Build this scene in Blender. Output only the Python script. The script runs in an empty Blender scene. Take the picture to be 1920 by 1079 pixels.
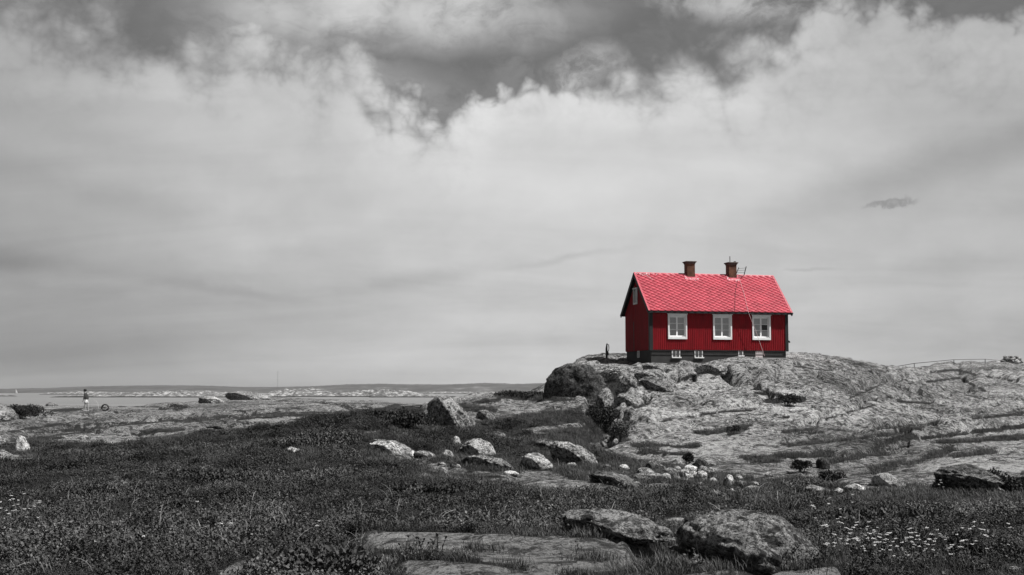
import bpy, bmesh, math, random
import numpy as np
from mathutils import Vector, Matrix, noise as mnoise

# ------------------------------------------------------------------ camera, sky, sun, exposure
scene = bpy.context.scene
COL = scene.collection
EYE = 6.0                       # camera height above the sea (sea level is z = 0)
F = 2400.0                      # focal length in photo pixels (1920 wide)
PITCH = math.atan((734 - 539.5) / F)

cam_d = bpy.data.cameras.new('camera')
cam_d.sensor_width = 36.0
cam_d.lens = 36.0 * F / 1920.0
cam_d.clip_start = 0.3
cam_d.clip_end = 40000
cam = bpy.data.objects.new('camera', cam_d)
COL.objects.link(cam)
cam.location = (0, 0, EYE)
cam.rotation_euler = (math.pi / 2 + PITCH, 0, 0)
scene.camera = cam

SUN_EL = math.radians(57)
SUN_H = math.radians(72)        # heading of the sun, from behind the camera (-y) towards +x
sun_dir = Vector((math.sin(SUN_H) * math.cos(SUN_EL), -math.cos(SUN_H) * math.cos(SUN_EL), math.sin(SUN_EL)))
sd = bpy.data.lights.new('sun', 'SUN')
sd.energy = 5.0
sd.angle = math.radians(0.53)
sd.color = (1.0, 0.985, 0.965)
sun = bpy.data.objects.new('sun', sd)
COL.objects.link(sun)
sun.location = (60, -20, 80)
sun.rotation_euler = sun_dir.to_track_quat('Z', 'Y').to_euler()

scene.view_settings.view_transform = 'Standard'
scene.view_settings.look = 'None'
scene.view_settings.gamma = 1.0
scene.view_settings.use_curve_mapping = False
scene.view_settings.exposure = 0.35
scene.cycles.use_denoising = True
scene.cycles.denoiser = 'OPENIMAGEDENOISE'
scene.cycles.denoising_input_passes = 'RGB_ALBEDO_NORMAL'
scene.cycles.denoising_prefilter = 'ACCURATE'
scene.cycles.max_bounces = 5
scene.cycles.diffuse_bounces = 3
scene.cycles.glossy_bounces = 2
scene.cycles.transmission_bounces = 3
scene.cycles.transparent_max_bounces = 6
scene.cycles.volume_bounces = 0
scene.cycles.use_adaptive_sampling = False


class NT:
    """small helper for writing node trees"""
    def __init__(self, tree):
        self.t = tree
        self.n = tree.nodes
        self.l = tree.links

    def node(self, typ, **kw):
        nd = self.n.new(typ)
        for k, v in kw.items():
            setattr(nd, k, v)
        return nd

    def put(self, sock, v):
        if isinstance(v, bpy.types.NodeSocket):
            self.l.new(v, sock)
        elif v is not None:
            sock.default_value = v

    def m(self, op, a, b=None, c=None, clamp=False):
        nd = self.node('ShaderNodeMath', operation=op, use_clamp=clamp)
        self.put(nd.inputs[0], a)
        self.put(nd.inputs[1], b)
        self.put(nd.inputs[2], c)
        return nd.outputs[0]

    def v(self, op, a, b=None, scale=None):
        nd = self.node('ShaderNodeVectorMath', operation=op)
        self.put(nd.inputs[0], a)
        self.put(nd.inputs[1], b)
        if scale is not None:
            self.put(nd.inputs[3], scale)
        return nd.outputs[0]

    def xyz(self, x, y, z):
        nd = self.node('ShaderNodeCombineXYZ')
        self.put(nd.inputs[0], x)
        self.put(nd.inputs[1], y)
        self.put(nd.inputs[2], z)
        return nd.outputs[0]

    def noise(self, vec, scale, detail=4, rough=0.5, dist=0.0, dim='3D'):
        nd = self.node('ShaderNodeTexNoise', noise_dimensions=dim)
        self.put(nd.inputs['Vector'], vec)
        self.put(nd.inputs['Scale'], scale)
        self.put(nd.inputs['Detail'], detail)
        self.put(nd.inputs['Roughness'], rough)
        self.put(nd.inputs['Distortion'], dist)
        return nd.outputs[0]

    def smooth(self, x, a, b, lo=0.0, hi=1.0):
        nd = self.node('ShaderNodeMapRange', interpolation_type='SMOOTHSTEP')
        self.put(nd.inputs[0], x)
        for i, q in zip((1, 2, 3, 4), (a, b, lo, hi)):
            self.put(nd.inputs[i], q)
        return nd.outputs[0]

    def mix(self, f, a, b):
        nd = self.node('ShaderNodeMix', data_type='FLOAT')
        self.put(nd.inputs[0], f)
        self.put(nd.inputs[2], a)
        self.put(nd.inputs[3], b)
        return nd.outputs[0]

    def mixc(self, f, a, b):
        nd = self.node('ShaderNodeMix', data_type='RGBA')
        self.put(nd.inputs[0], f)
        self.put(nd.inputs[6], a)
        self.put(nd.inputs[7], b)
        return nd.outputs[2]

    def ramp(self, f, stops, interp='LINEAR'):
        nd = self.node('ShaderNodeValToRGB')
        cr = nd.color_ramp
        cr.interpolation = interp
        while len(cr.elements) < len(stops):
            cr.elements.new(0.5)
        for e, (p, c) in zip(cr.elements, stops):
            e.position = p
            e.color = (c, c, c, 1) if not isinstance(c, tuple) else (*c, 1)
        self.put(nd.inputs[0], f)
        return nd.outputs[0]


# ---- the sky: a clear Nishita sky in greys with a procedural deck of cloud over it
world = bpy.data.worlds.new('World')
scene.world = world
world.use_nodes = True
wt = world.node_tree
wt.nodes.clear()
W_ = NT(wt)
bgn = W_.node('ShaderNodeBackground')
bgn.inputs['Strength'].default_value = 0.1
wo = W_.node('ShaderNodeOutputWorld')
wt.links.new(bgn.outputs[0], wo.inputs[0])
sky = W_.node('ShaderNodeTexSky', sky_type='NISHITA')
sky.sun_disc = False
sky.sun_elevation = SUN_EL
sky.sun_rotation = math.pi - SUN_H
sky.altitude = 0
bw = W_.node('ShaderNodeRGBToBW')
wt.links.new(sky.outputs[0], bw.inputs[0])
clear = bw.outputs[0]
tc = W_.node('ShaderNodeTexCoord')
dirv = W_.v('NORMALIZE', tc.outputs['Generated'])
sp = W_.node('ShaderNodeSeparateXYZ')
wt.links.new(dirv, sp.inputs[0])
dx, dy, dz = sp.outputs
az = W_.m('ARCTAN2', dx, dy)
el = W_.m('ARCSINE', dz)
U = W_.m('MULTIPLY', az, 2.4)          # 1 unit = 1000 photo pixels
V = W_.m('MULTIPLY', el, 2.4)
# cloud layer coordinates: a flat layer seen in perspective, stretched towards the horizon
den = W_.m('ADD', W_.m('MAXIMUM', dz, 0.0), 0.22)
P = W_.xyz(W_.m('DIVIDE', dx, den), W_.m('DIVIDE', dy, den), 0.0)
P3 = W_.v('ADD', P, W_.v('SCALE', dirv, scale=0.6))
warp = W_.node('ShaderNodeTexNoise')
W_.put(warp.inputs['Vector'], dirv)
warp.inputs['Scale'].default_value = 9.0
warp.inputs['Detail'].default_value = 6
warp.inputs['Roughness'].default_value = 0.55
wv = W_.v('SUBTRACT', warp.outputs['Color'], (0.5, 0.5, 0.5))
ws = W_.node('ShaderNodeSeparateXYZ')
wt.links.new(wv, ws.inputs[0])
Uw = W_.m('ADD', U, W_.m('MULTIPLY', ws.outputs[0], 0.16))
Vw = W_.m('ADD', V, W_.m('MULTIPLY', ws.outputs[1], 0.11))


def ellipse(u0, v0, ru, rv, rot=0.0, soft=(1.35, 0.45), wu=None, wv_=None):
    """1 inside an ellipse of the sky (photo-pixel thousands east / up), falling to 0 outside"""
    uu = W_.m('SUBTRACT', wu or Uw, u0)
    vv = W_.m('SUBTRACT', wv_ or Vw, v0)
    c, s = math.cos(rot), math.sin(rot)
    a = W_.m('MULTIPLY_ADD', uu, c / ru, W_.m('MULTIPLY', vv, s / ru))
    b = W_.m('MULTIPLY_ADD', uu, -s / rv, W_.m('MULTIPLY', vv, c / rv))
    r = W_.m('SQRT', W_.m('ADD', W_.m('MULTIPLY', a, a), W_.m('MULTIPLY', b, b)))
    return W_.smooth(r, soft[0], soft[1])


fc = W_.node('ShaderNodeFloatCurve')
cv = fc.mapping.curves[0]
# upper edge of the main cloud deck: (x, y) in photo pixels
EDGE = [(-600, 40), (-250, 70), (0, 75), (110, 70), (250, 88), (380, 92), (560, 118), (650, 100), (700, 150),
        (755, 205), (830, 222), (890, 232), (950, 190), (1010, 178), (1160, 160), (1300, 142), (1400, 128), (1480, 100),
        (1540, 60), (1640, 20), (1740, 22), (1785, 72), (1850, 62), (1950, 66), (2300, 40), (2600, 90)]
pts = []
for x, y in EDGE:
    a = math.atan((x - 960) / F)
    pts.append(((a * 2.4 + 0.9) / 1.8, (math.atan((539.5 - y) / F * math.cos(a)) + PITCH) * 2.4))
while len(cv.points) < len(pts):
    cv.points.new(0.5, 0.5)
for p_, q in zip(cv.points, pts):
    p_.location = (q[0], q[1])
    p_.handle_type = 'AUTO_CLAMPED'
fc.mapping.update()
W_.put(fc.inputs['Value'], W_.m('MULTIPLY_ADD', Uw, 1 / 1.8, 0.5, clamp=True))
edge = fc.outputs[0]
fine = W_.noise(dirv, 30.0, 10, 0.60, 0.2)
# billows: folded noise gives rounded cauliflower heads
def billow(sc, seed):
    nn = W_.noise(W_.v('ADD', dirv, (seed, seed * .7, 0.0)), sc, 0, 0.5)
    return W_.m('ABSOLUTE', W_.m('SUBTRACT', nn, 0.5))
puff = W_.m('ADD', W_.m('MULTIPLY', billow(14.0, 1.3), 1.0), W_.m('MULTIPLY', billow(33.0, 4.1), .55))
puff = W_.m('ADD', puff, W_.m('MULTIPLY', billow(75.0, 7.7), .30))
puff = W_.m('ADD', puff, W_.m('MULTIPLY', billow(160.0, 2.9), .16))
fibre = W_.noise(W_.v('ADD', W_.v('MULTIPLY', dirv, (1.0, 1.0, 2.2)), W_.v('SCALE', wv, scale=0.16)), 16.0, 11, 0.62, 0.15)
gap = W_.m('SUBTRACT', edge, Vw)
gap = W_.m('ADD', gap, W_.m('MULTIPLY', W_.m('SUBTRACT', fine, 0.5), 0.10))
gap = W_.m('ADD', gap, W_.m('MULTIPLY', W_.m('SUBTRACT', puff, 0.14), 0.22))
crisp = W_.m('MAXIMUM', ellipse(-0.02, 0.54, 0.22, 0.09), W_.smooth(U, 0.42, 0.60))
gsoft = W_.m('DIVIDE', gap, W_.mix(crisp, 0.085, 0.034))
deck = W_.smooth(W_.m('ADD', gsoft, W_.m('MULTIPLY', W_.m('SUBTRACT', fibre, 0.5), W_.mix(crisp, 1.3, 0.8))), -0.75, 1.0)
# loose clouds above the deck
wisp = W_.noise(W_.v('ADD', P3, W_.v('SCALE', wv, scale=0.25)), 3.2, 10, 0.62, 0.5)
wis = W_.smooth(fibre, 0.40, 0.66)
full = W_.smooth(fibre, 0.32, 0.56, 0.15, 1.0)
e1 = ellipse(-0.24, 0.705, 0.38, 0.085, 0.06, (1.5, 0.35))
e2 = ellipse(0.135, 0.608, 0.065, 0.040, 0.35, (1.7, 0.2))
e3 = ellipse(0.45, 0.715, 0.20, 0.04, -0.1, (1.6, 0.2))
e4 = ellipse(-0.95, 0.70, 0.22, 0.10, 0.0, (1.6, 0.2))
e5 = ellipse(0.02, 0.60, 0.14, 0.07, -0.2, (1.6, 0.1))
e6 = ellipse(-0.38, 0.60, 0.26, 0.06, -0.25, (1.6, 0.1))
up = W_.m('MULTIPLY', e1, W_.smooth(fibre, 0.30, 0.56, 0.58, 1.0))
up = W_.m('MAXIMUM', up, W_.m('MULTIPLY', e2, W_.m('MULTIPLY', full, 0.85)))
up = W_.m('MAXIMUM', up, W_.m('MULTIPLY', e3, W_.m('MULTIPLY', wis, 0.75)))
up = W_.m('MAXIMUM', up, W_.m('MULTIPLY', e4, W_.m('MULTIPLY', full, 0.65)))
up = W_.m('MAXIMUM', up, W_.m('MULTIPLY', e5, W_.m('MULTIPLY', wis, 0.16)))
up = W_.m('MAXIMUM', up, W_.m('MULTIPLY', e6, W_.m('MULTIPLY', full, 0.50)))
up = W_.m('MAXIMUM', up, W_.m('MULTIPLY', wis, 0.09))
# the rest of the sky, out of view: broken cloud, thinned to weaken the fill light
high = W_.m('MULTIPLY', W_.smooth(V, 0.80, 1.25), W_.smooth(W_.noise(P3, 1.3, 7, 0.55, 0.4), 0.52, 0.68, 0.0, 0.75))
cover = W_.m('MAXIMUM', deck, W_.m('MAXIMUM', up, high))
# brightness of the cloud
big = W_.noise(W_.v('ADD', P3, W_.v('SCALE', wv, scale=0.5)), 0.9, 6, 0.52, 0.6)
strk = W_.noise(W_.v('MULTIPLY', W_.v('ADD', P, W_.xyz(W_.m('MULTIPLY', ws.outputs[2], 0.3), 0.0, 3.0)), (0.55, 1.6, 1.0)), 1.6, 8, 0.55, 0.7)
cl = W_.m('MULTIPLY_ADD', W_.m('SUBTRACT', big, 0.5), 0.34, 0.575)
cl = W_.m('ADD', cl, W_.m('MULTIPLY', W_.m('SUBTRACT', strk, 0.5), 0.26))
rim = W_.smooth(gap, 0.20, 0.02)
tex = W_.m('ADD', W_.m('MULTIPLY', W_.m('SUBTRACT', puff, 0.16), 0.75), W_.m('MULTIPLY', W_.m('SUBTRACT', fibre, 0.5), 0.55))
cl = W_.m('ADD', cl, W_.m('MULTIPLY', tex, W_.mix(rim, 0.09, 0.62)))
side = W_.mix(W_.smooth(V, 0.05, 0.50), W_.smooth(U, -1.0, 0.05, 0.53, 1.0), W_.smooth(U, -1.10, -0.15, 0.62, 1.0))
side2 = W_.smooth(U, 0.40, 1.0, 1.0, 0.77)
cl = W_.m('MULTIPLY', W_.m('MULTIPLY', cl, side), side2)
cl = W_.m('MULTIPLY', cl, W_.smooth(V, 0.0, 0.36, 0.93, 1.0))
cl = W_.m('MULTIPLY', cl, W_.smooth(V, 0.50, 0.70, 1.0, 0.82))
Us = W_.m('ADD', U, W_.m('MULTIPLY', ws.outputs[0], 0.10))
Vs = W_.m('ADD', V, W_.m('MULTIPLY', ws.outputs[1], 0.045))
Vs = W_.m('ADD', Vs, W_.m('MULTIPLY', W_.m('SUBTRACT', fibre, 0.5), 0.03))
for u0, v0, ru, rv, rot, k, sf in [(-0.93, 0.222, 0.14, 0.020, -0.08, 0.20, (1.8, 0.0)), (-0.17, 0.212, 0.15, 0.014, 0.15, 0.13, (1.8, 0.0)),
                                   (0.80, 0.405, 0.30, 0.038, 0.24, 0.24, (1.8, 0.0)), (0.10, 0.245, 0.10, 0.006, 0.15, 0.12, (1.7, 0.0)),
                                   (-0.55, 0.185, 0.14, 0.010, -0.10, 0.14, (1.8, 0.0)), (-0.70, 0.335, 0.20, 0.022, -0.15, 0.07, (1.8, 0.0)),
                                   (0.55, 0.222, 0.035, 0.0030, 0.0, 0.14, (1.8, 0.0)), (0.80, 0.225, 0.12, 0.02, 0.1, 0.08, (1.7, 0.0)),
                                   (-0.62, 0.42, 0.26, 0.03, -0.2, 0.07, (1.8, 0.0)), (-0.75, 0.50, 0.20, 0.02, 0.1, 0.08, (1.8, 0.0)),
                                   (-0.92, 0.40, 0.12, 0.03, -0.1, 0.12, (1.8, 0.0))]:
    e = ellipse(u0, v0, ru, rv, rot, sf, Us, Vs)
    cl = W_.m('MULTIPLY', cl, W_.m('MULTIPLY_ADD', e, -k, 1.0))
for u0, v0, ru, rv, rot, k in [(-0.80, 0.195, 0.16, 0.014, -0.05, .10), (-0.35, 0.30, 0.25, 0.02, 0.3, .06), (0.25, 0.40, 0.30, 0.03, 0.2, .06), (-0.15, 0.46, 0.20, 0.06, -0.3, .08)]:
    e = ellipse(u0, v0, ru, rv, rot, (1.9, 0.0), Us, Vs)
    cl = W_.m('MULTIPLY', cl, W_.m('MULTIPLY_ADD', e, k, 1.0))
# the one small ragged grey cloud right of the house
tiny = W_.noise(dirv, 120.0, 6, 0.65, 0.2)
tw = W_.m('ADD', V, W_.m('MULTIPLY', W_.m('SUBTRACT', tiny, 0.5), 0.030))
tu = W_.m('ADD', U, W_.m('MULTIPLY', W_.m('SUBTRACT', fine, 0.5), 0.03))
sm = W_.m('MULTIPLY', ellipse(0.695, 0.337, 0.046, 0.0085, 0.06, (1.2, 0.6), tu, tw), W_.smooth(tiny, 0.30, 0.55, 0.45, 1.0))
cl = W_.m('MULTIPLY', cl, W_.m('MULTIPLY_ADD', sm, -0.32, 1.0))
cl = W_.m('MULTIPLY', W_.m('MAXIMUM', cl, 0.15), 8.1)
clr = W_.m('MULTIPLY', clear, 0.43)
out = W_.mix(cover, clr, cl)
wt.links.new(out, bgn.inputs['Color'])
world.cycles.sampling_method = 'MANUAL'
world.cycles.sample_map_resolution = 512

# ------------------------------------------------------------------ generic helpers
def tag(o, label=None, cat=None, group=None, kind=None):
    if label: o['label'] = label
    if cat: o['category'] = cat
    if group: o['group'] = group
    if kind: o['kind'] = kind
    return o


def empty(name, loc, rz=0.0):
    o = bpy.data.objects.new(name, None)
    o.empty_display_size = 0.2
    COL.objects.link(o)
    o.location = loc
    o.rotation_euler = (0, 0, rz)
    return o


def link(name, me, mat, parent=None, loc=None, smooth=False):
    o = bpy.data.objects.new(name, me)
    COL.objects.link(o)
    if mat is not None and len(me.materials) == 0:
        me.materials.append(mat)
    if parent is not None:
        o.parent = parent
    if loc is not None:
        o.location = loc
    if smooth:
        me.shade_smooth()
    return o


class MB:
    """collects simple solids and links them as one mesh object"""
    def __init__(self):
        self.v, self.f = [], []

    def add(self, vs, fs):
        n = len(self.v)
        self.v += [tuple(p) for p in vs]
        self.f += [tuple(i + n for i in q) for q in fs]
        return self

    def box(self, a, b):
        x0, y0, z0 = a
        x1, y1, z1 = b
        return self.add([(x0, y0, z0), (x1, y0, z0), (x1, y1, z0), (x0, y1, z0), (x0, y0, z1), (x1, y0, z1), (x1, y1, z1), (x0, y1, z1)],
                        [(0, 3, 2, 1), (4, 5, 6, 7), (0, 1, 5, 4), (1, 2, 6, 5), (2, 3, 7, 6), (3, 0, 4, 7)])

    def prism(self, poly, ext):
        """poly: 3-D points of a flat polygon, extruded along ext"""
        n = len(poly)
        e = Vector(ext)
        vs = [Vector(p) for p in poly]
        vs += [p + e for p in vs]
        fs = [tuple(range(n - 1, -1, -1)), tuple(range(n, 2 * n))]
        fs += [(i, (i + 1) % n, (i + 1) % n + n, i + n) for i in range(n)]
        return self.add(vs, fs)

    def tube(self, pts, r, seg=6, r1=None):
        pts = [Vector(p) for p in pts]
        r1 = r if r1 is None else r1
        vs, fs = [], []
        for i, p in enumerate(pts):
            d = (pts[min(i + 1, len(pts) - 1)] - pts[max(i - 1, 0)]).normalized()
            a = d.cross(Vector((0, 0, 1)))
            if a.length < 1e-3:
                a = d.cross(Vector((0, 1, 0)))
            a.normalize()
            b = d.cross(a)
            rr = r + (r1 - r) * i / max(1, len(pts) - 1)
            for k in range(seg):
                t = 2 * math.pi * k / seg
                vs.append(p + (a * math.cos(t) + b * math.sin(t)) * rr)
        for i in range(len(pts) - 1):
            for k in range(seg):
                fs.append((i * seg + k, i * seg + (k + 1) % seg, (i + 1) * seg + (k + 1) % seg, (i + 1) * seg + k))
        fs.append(tuple(range(seg - 1, -1, -1)))
        fs.append(tuple((len(pts) - 1) * seg + k for k in range(seg)))
        return self.add(vs, fs)

    def mesh(self, name, recalc=True):
        me = bpy.data.meshes.new(name)
        me.from_pydata([tuple(p) for p in self.v], [], self.f)
        if recalc:
            bm = bmesh.new()
            bm.from_mesh(me)
            bmesh.ops.recalc_face_normals(bm, faces=bm.faces)
            bm.to_mesh(me)
            bm.free()
        return me

    def build(self, name, mat, parent=None, smooth=False, bevel=0.0):
        o = link(name, self.mesh(name), mat, parent, smooth=smooth)
        if bevel:
            md = o.modifiers.new('soft_edges', 'BEVEL')
            md.width = bevel
            md.segments = 2
            md.limit_method = 'ANGLE'
        return o


def mat_new(name):
    m = bpy.data.materials.new(name)
    m.use_nodes = True
    nt = NT(m.node_tree)
    bsdf = [n for n in m.node_tree.nodes if n.type == 'BSDF_PRINCIPLED'][0]
    return m, nt, bsdf


def simple_mat(name, col, rough=0.7, var=0.15, scale=4.0, bump=0.0, spec=0.3, stretch=(1, 1, 1), metal=0.0, rnd=0.0):
    """one base colour with procedural wear and optional relief"""
    if not isinstance(col, tuple):
        col = (col, col, col)
    m, nt, b = mat_new(name)
    tco = nt.node('ShaderNodeTexCoord')
    vec = nt.v('MULTIPLY', tco.outputs['Object'], stretch)
    n = nt.noise(vec, scale, 7, 0.6)
    k = nt.smooth(n, 0.25, 0.75, 1 - var, 1 + var)
    if rnd:
        oi = nt.node('ShaderNodeObjectInfo')
        k = nt.m('MULTIPLY', k, nt.smooth(oi.outputs['Random'], 0, 1, 1 - rnd, 1 + rnd))
    c = nt.v('SCALE', (*col,), scale=k)
    nt.l.new(c, b.inputs['Base Color'])
    b.inputs['Roughness'].default_value = rough
    b.inputs['Specular IOR Level'].default_value = spec
    b.inputs['Metallic'].default_value = metal
    if bump:
        bp = nt.node('ShaderNodeBump')
        bp.inputs['Strength'].default_value = 0.6
        bp.inputs['Distance'].default_value = bump
        nt.l.new(n, bp.inputs['Height'])
        nt.l.new(bp.outputs[0], b.inputs['Normal'])
    return m


def rock_nodes(nt, vec, contrast=1.0, lichen=1.0):
    """grey granite: mineral speckle, pale lichen patches, dark bands and cracks; returns colour value and height"""
    w = nt.node('ShaderNodeTexNoise')
    nt.put(w.inputs['Vector'], vec)
    w.inputs['Scale'].default_value = 0.7
    w.inputs['Detail'].default_value = 4
    wv2 = nt.v('ADD', vec, nt.v('SCALE', nt.v('SUBTRACT', w.outputs['Color'], (0.5, 0.5, 0.5)), scale=0.55))
    rot = nt.node('ShaderNodeMapping')
    nt.put(rot.inputs['Vector'], wv2)
    rot.inputs['Rotation'].default_value = (0.0, 0.0, math.radians(-24))
    rot.inputs['Scale'].default_value = (0.8, 1.3, 1.0)
    band = nt.noise(rot.outputs[0], 1.5, 10, 0.68, 0.3)
    broad = nt.noise(vec, 0.22, 4, 0.55)
    fine_ = nt.noise(wv2, 5.5, 12, 0.80)
    vor = nt.node('ShaderNodeTexVoronoi', feature='SMOOTH_F1')
    nt.put(vor.inputs['Vector'], wv2)
    vor.inputs['Scale'].default_value = 3.6
    vor.inputs['Detail'].default_value = 1.0
    vor.inputs['Roughness'].default_value = 0.6
    spot = nt.smooth(vor.outputs['Distance'], 0.30, 0.13)
    vor2 = nt.node('ShaderNodeTexVoronoi', feature='F1')
    nt.put(vor2.inputs['Vector'], wv2)
    vor2.inputs['Scale'].default_value = 11.0
    vor2.inputs['Randomness'].default_value = 1.0
    sp2 = nt.node('ShaderNodeSeparateColor')
    nt.l.new(vor2.outputs['Color'], sp2.inputs[0])
    disc = nt.m('MULTIPLY', nt.smooth(vor2.outputs['Distance'], 0.36, 0.24), nt.smooth(sp2.outputs[0], 0.55, 0.75))
    grain = nt.noise(vec, 34.0, 6, 0.85)
    lm = nt.smooth(nt.noise(vec, 1.1, 6, 0.6), 0.45, 0.62)
    v0 = nt.m('ADD', nt.m('MULTIPLY', nt.m('SUBTRACT', band, 0.5), 1.35 * contrast), nt.m('MULTIPLY', nt.m('SUBTRACT', fine_, 0.5), 2.7 * contrast))
    v0 = nt.m('ADD', v0, nt.m('MULTIPLY', nt.m('SUBTRACT', broad, 0.5), 1.3))
    v0 = nt.m('ADD', v0, nt.m('MULTIPLY', nt.m('SUBTRACT', grain, 0.5), 1.5))
    v0 = nt.m('ADD', v0, nt.m('MULTIPLY', disc, 0.22 * lichen))
    v0 = nt.m('ADD', nt.m('MULTIPLY_ADD', nt.m('MULTIPLY', spot, lm), 0.20 * lichen, 0.5), v0)
    # short dark dashes and pits, pale crusts between them
    st = nt.node('ShaderNodeMapping')
    nt.put(st.inputs['Vector'], wv2)
    st.inputs['Rotation'].default_value = (0.0, 0.0, math.radians(-20))
    st.inputs['Scale'].default_value = (0.9, 1.35, 1.0)
    d1 = nt.smooth(nt.noise(st.outputs[0], 3.4, 4, 0.65, 0.4), 0.50, 0.60)
    d2 = nt.smooth(nt.noise(st.outputs[0], 9.5, 4, 0.7, 0.3), 0.52, 0.62)
    d3 = nt.smooth(nt.noise(vec, 30.0, 5, 0.75), 0.52, 0.60)
    pits = nt.m('MAXIMUM', d1, nt.m('MULTIPLY', d2, 0.9))
    pits = nt.m('MAXIMUM', pits, nt.m('MULTIPLY', d3, 0.80))
    v0 = nt.m('ADD', nt.m('MULTIPLY', nt.m('SUBTRACT', v0, 0.5), 0.62), nt.m('MULTIPLY_ADD', pits, -0.42 * contrast, 0.72))
    v0 = nt.m('ADD', v0, nt.m('MULTIPLY', nt.m('SUBTRACT', nt.noise(vec, 0.13, 3, 0.5, 0.5), 0.5), 0.75))
    col = nt.ramp(v0, [(0.08, 0.014), (0.32, 0.050), (0.50, 0.14), (0.66, 0.32), (0.90, 0.64)])
    h = nt.m('ADD', nt.m('ADD', nt.m('MULTIPLY', band, 0.9), nt.m('MULTIPLY', fine_, 1.0)), nt.m('MULTIPLY', pits, -0.22))
    return col, h


# ------------------------------------------------------------------ numpy noise for the terrain
_rs = np.random.RandomState(7)
_perm = _rs.permutation(4096)
_gx = np.cos(_rs.rand(4096) * 2 * np.pi)
_gy = np.sin(np.arccos(np.clip(_gx, -1, 1))) * np.where(_rs.rand(4096) < .5, 1, -1)
_r1 = _rs.rand(4096)
_r2 = _rs.rand(4096)


def _h(i, j):
    return _perm[(_perm[i & 4095] + j) & 4095]


def perlin(x, y):
    xi = np.floor(x).astype(np.int64)
    yi = np.floor(y).astype(np.int64)
    xf = x - xi
    yf = y - yi
    u = xf * xf * xf * (xf * (xf * 6 - 15) + 10)
    v = yf * yf * yf * (yf * (yf * 6 - 15) + 10)

    def g(a, b, dx_, dy_):
        h = _h(xi + a, yi + b)
        return _gx[h] * dx_ + _gy[h] * dy_
    n0 = g(0, 0, xf, yf) * (1 - u) + g(1, 0, xf - 1, yf) * u
    n1 = g(0, 1, xf, yf - 1) * (1 - u) + g(1, 1, xf - 1, yf - 1) * u
    return (n0 * (1 - v) + n1 * v) * 1.5


def fbm(x, y, o=4, r=0.5):
    s, a, t = 0.0, 1.0, 0.0
    for i in range(o):
        s = s + a * perlin(x * 2 ** i + 17.3 * i, y * 2 ** i - 9.1 * i)
        t += a
        a *= r
    return s / t


def worley(x, y):
    xi = np.floor(x).astype(np.int64)
    yi = np.floor(y).astype(np.int64)
    f1 = np.full(x.shape, 9.0)
    f2 = np.full(x.shape, 9.0)
    hid = np.zeros(x.shape, dtype=np.int64)
    for a in (-1, 0, 1):
        for b in (-1, 0, 1):
            h = _h(xi + a, yi + b)
            d = np.hypot(xi + a + _r1[h] - x, yi + b + _r2[h] - y)
            m = d < f1
            f2 = np.where(m, f1, np.minimum(f2, d))
            hid = np.where(m, h, hid)
            f1 = np.where(m, d, f1)
    return f1, f2, _r1[(hid * 7) & 4095]


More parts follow.
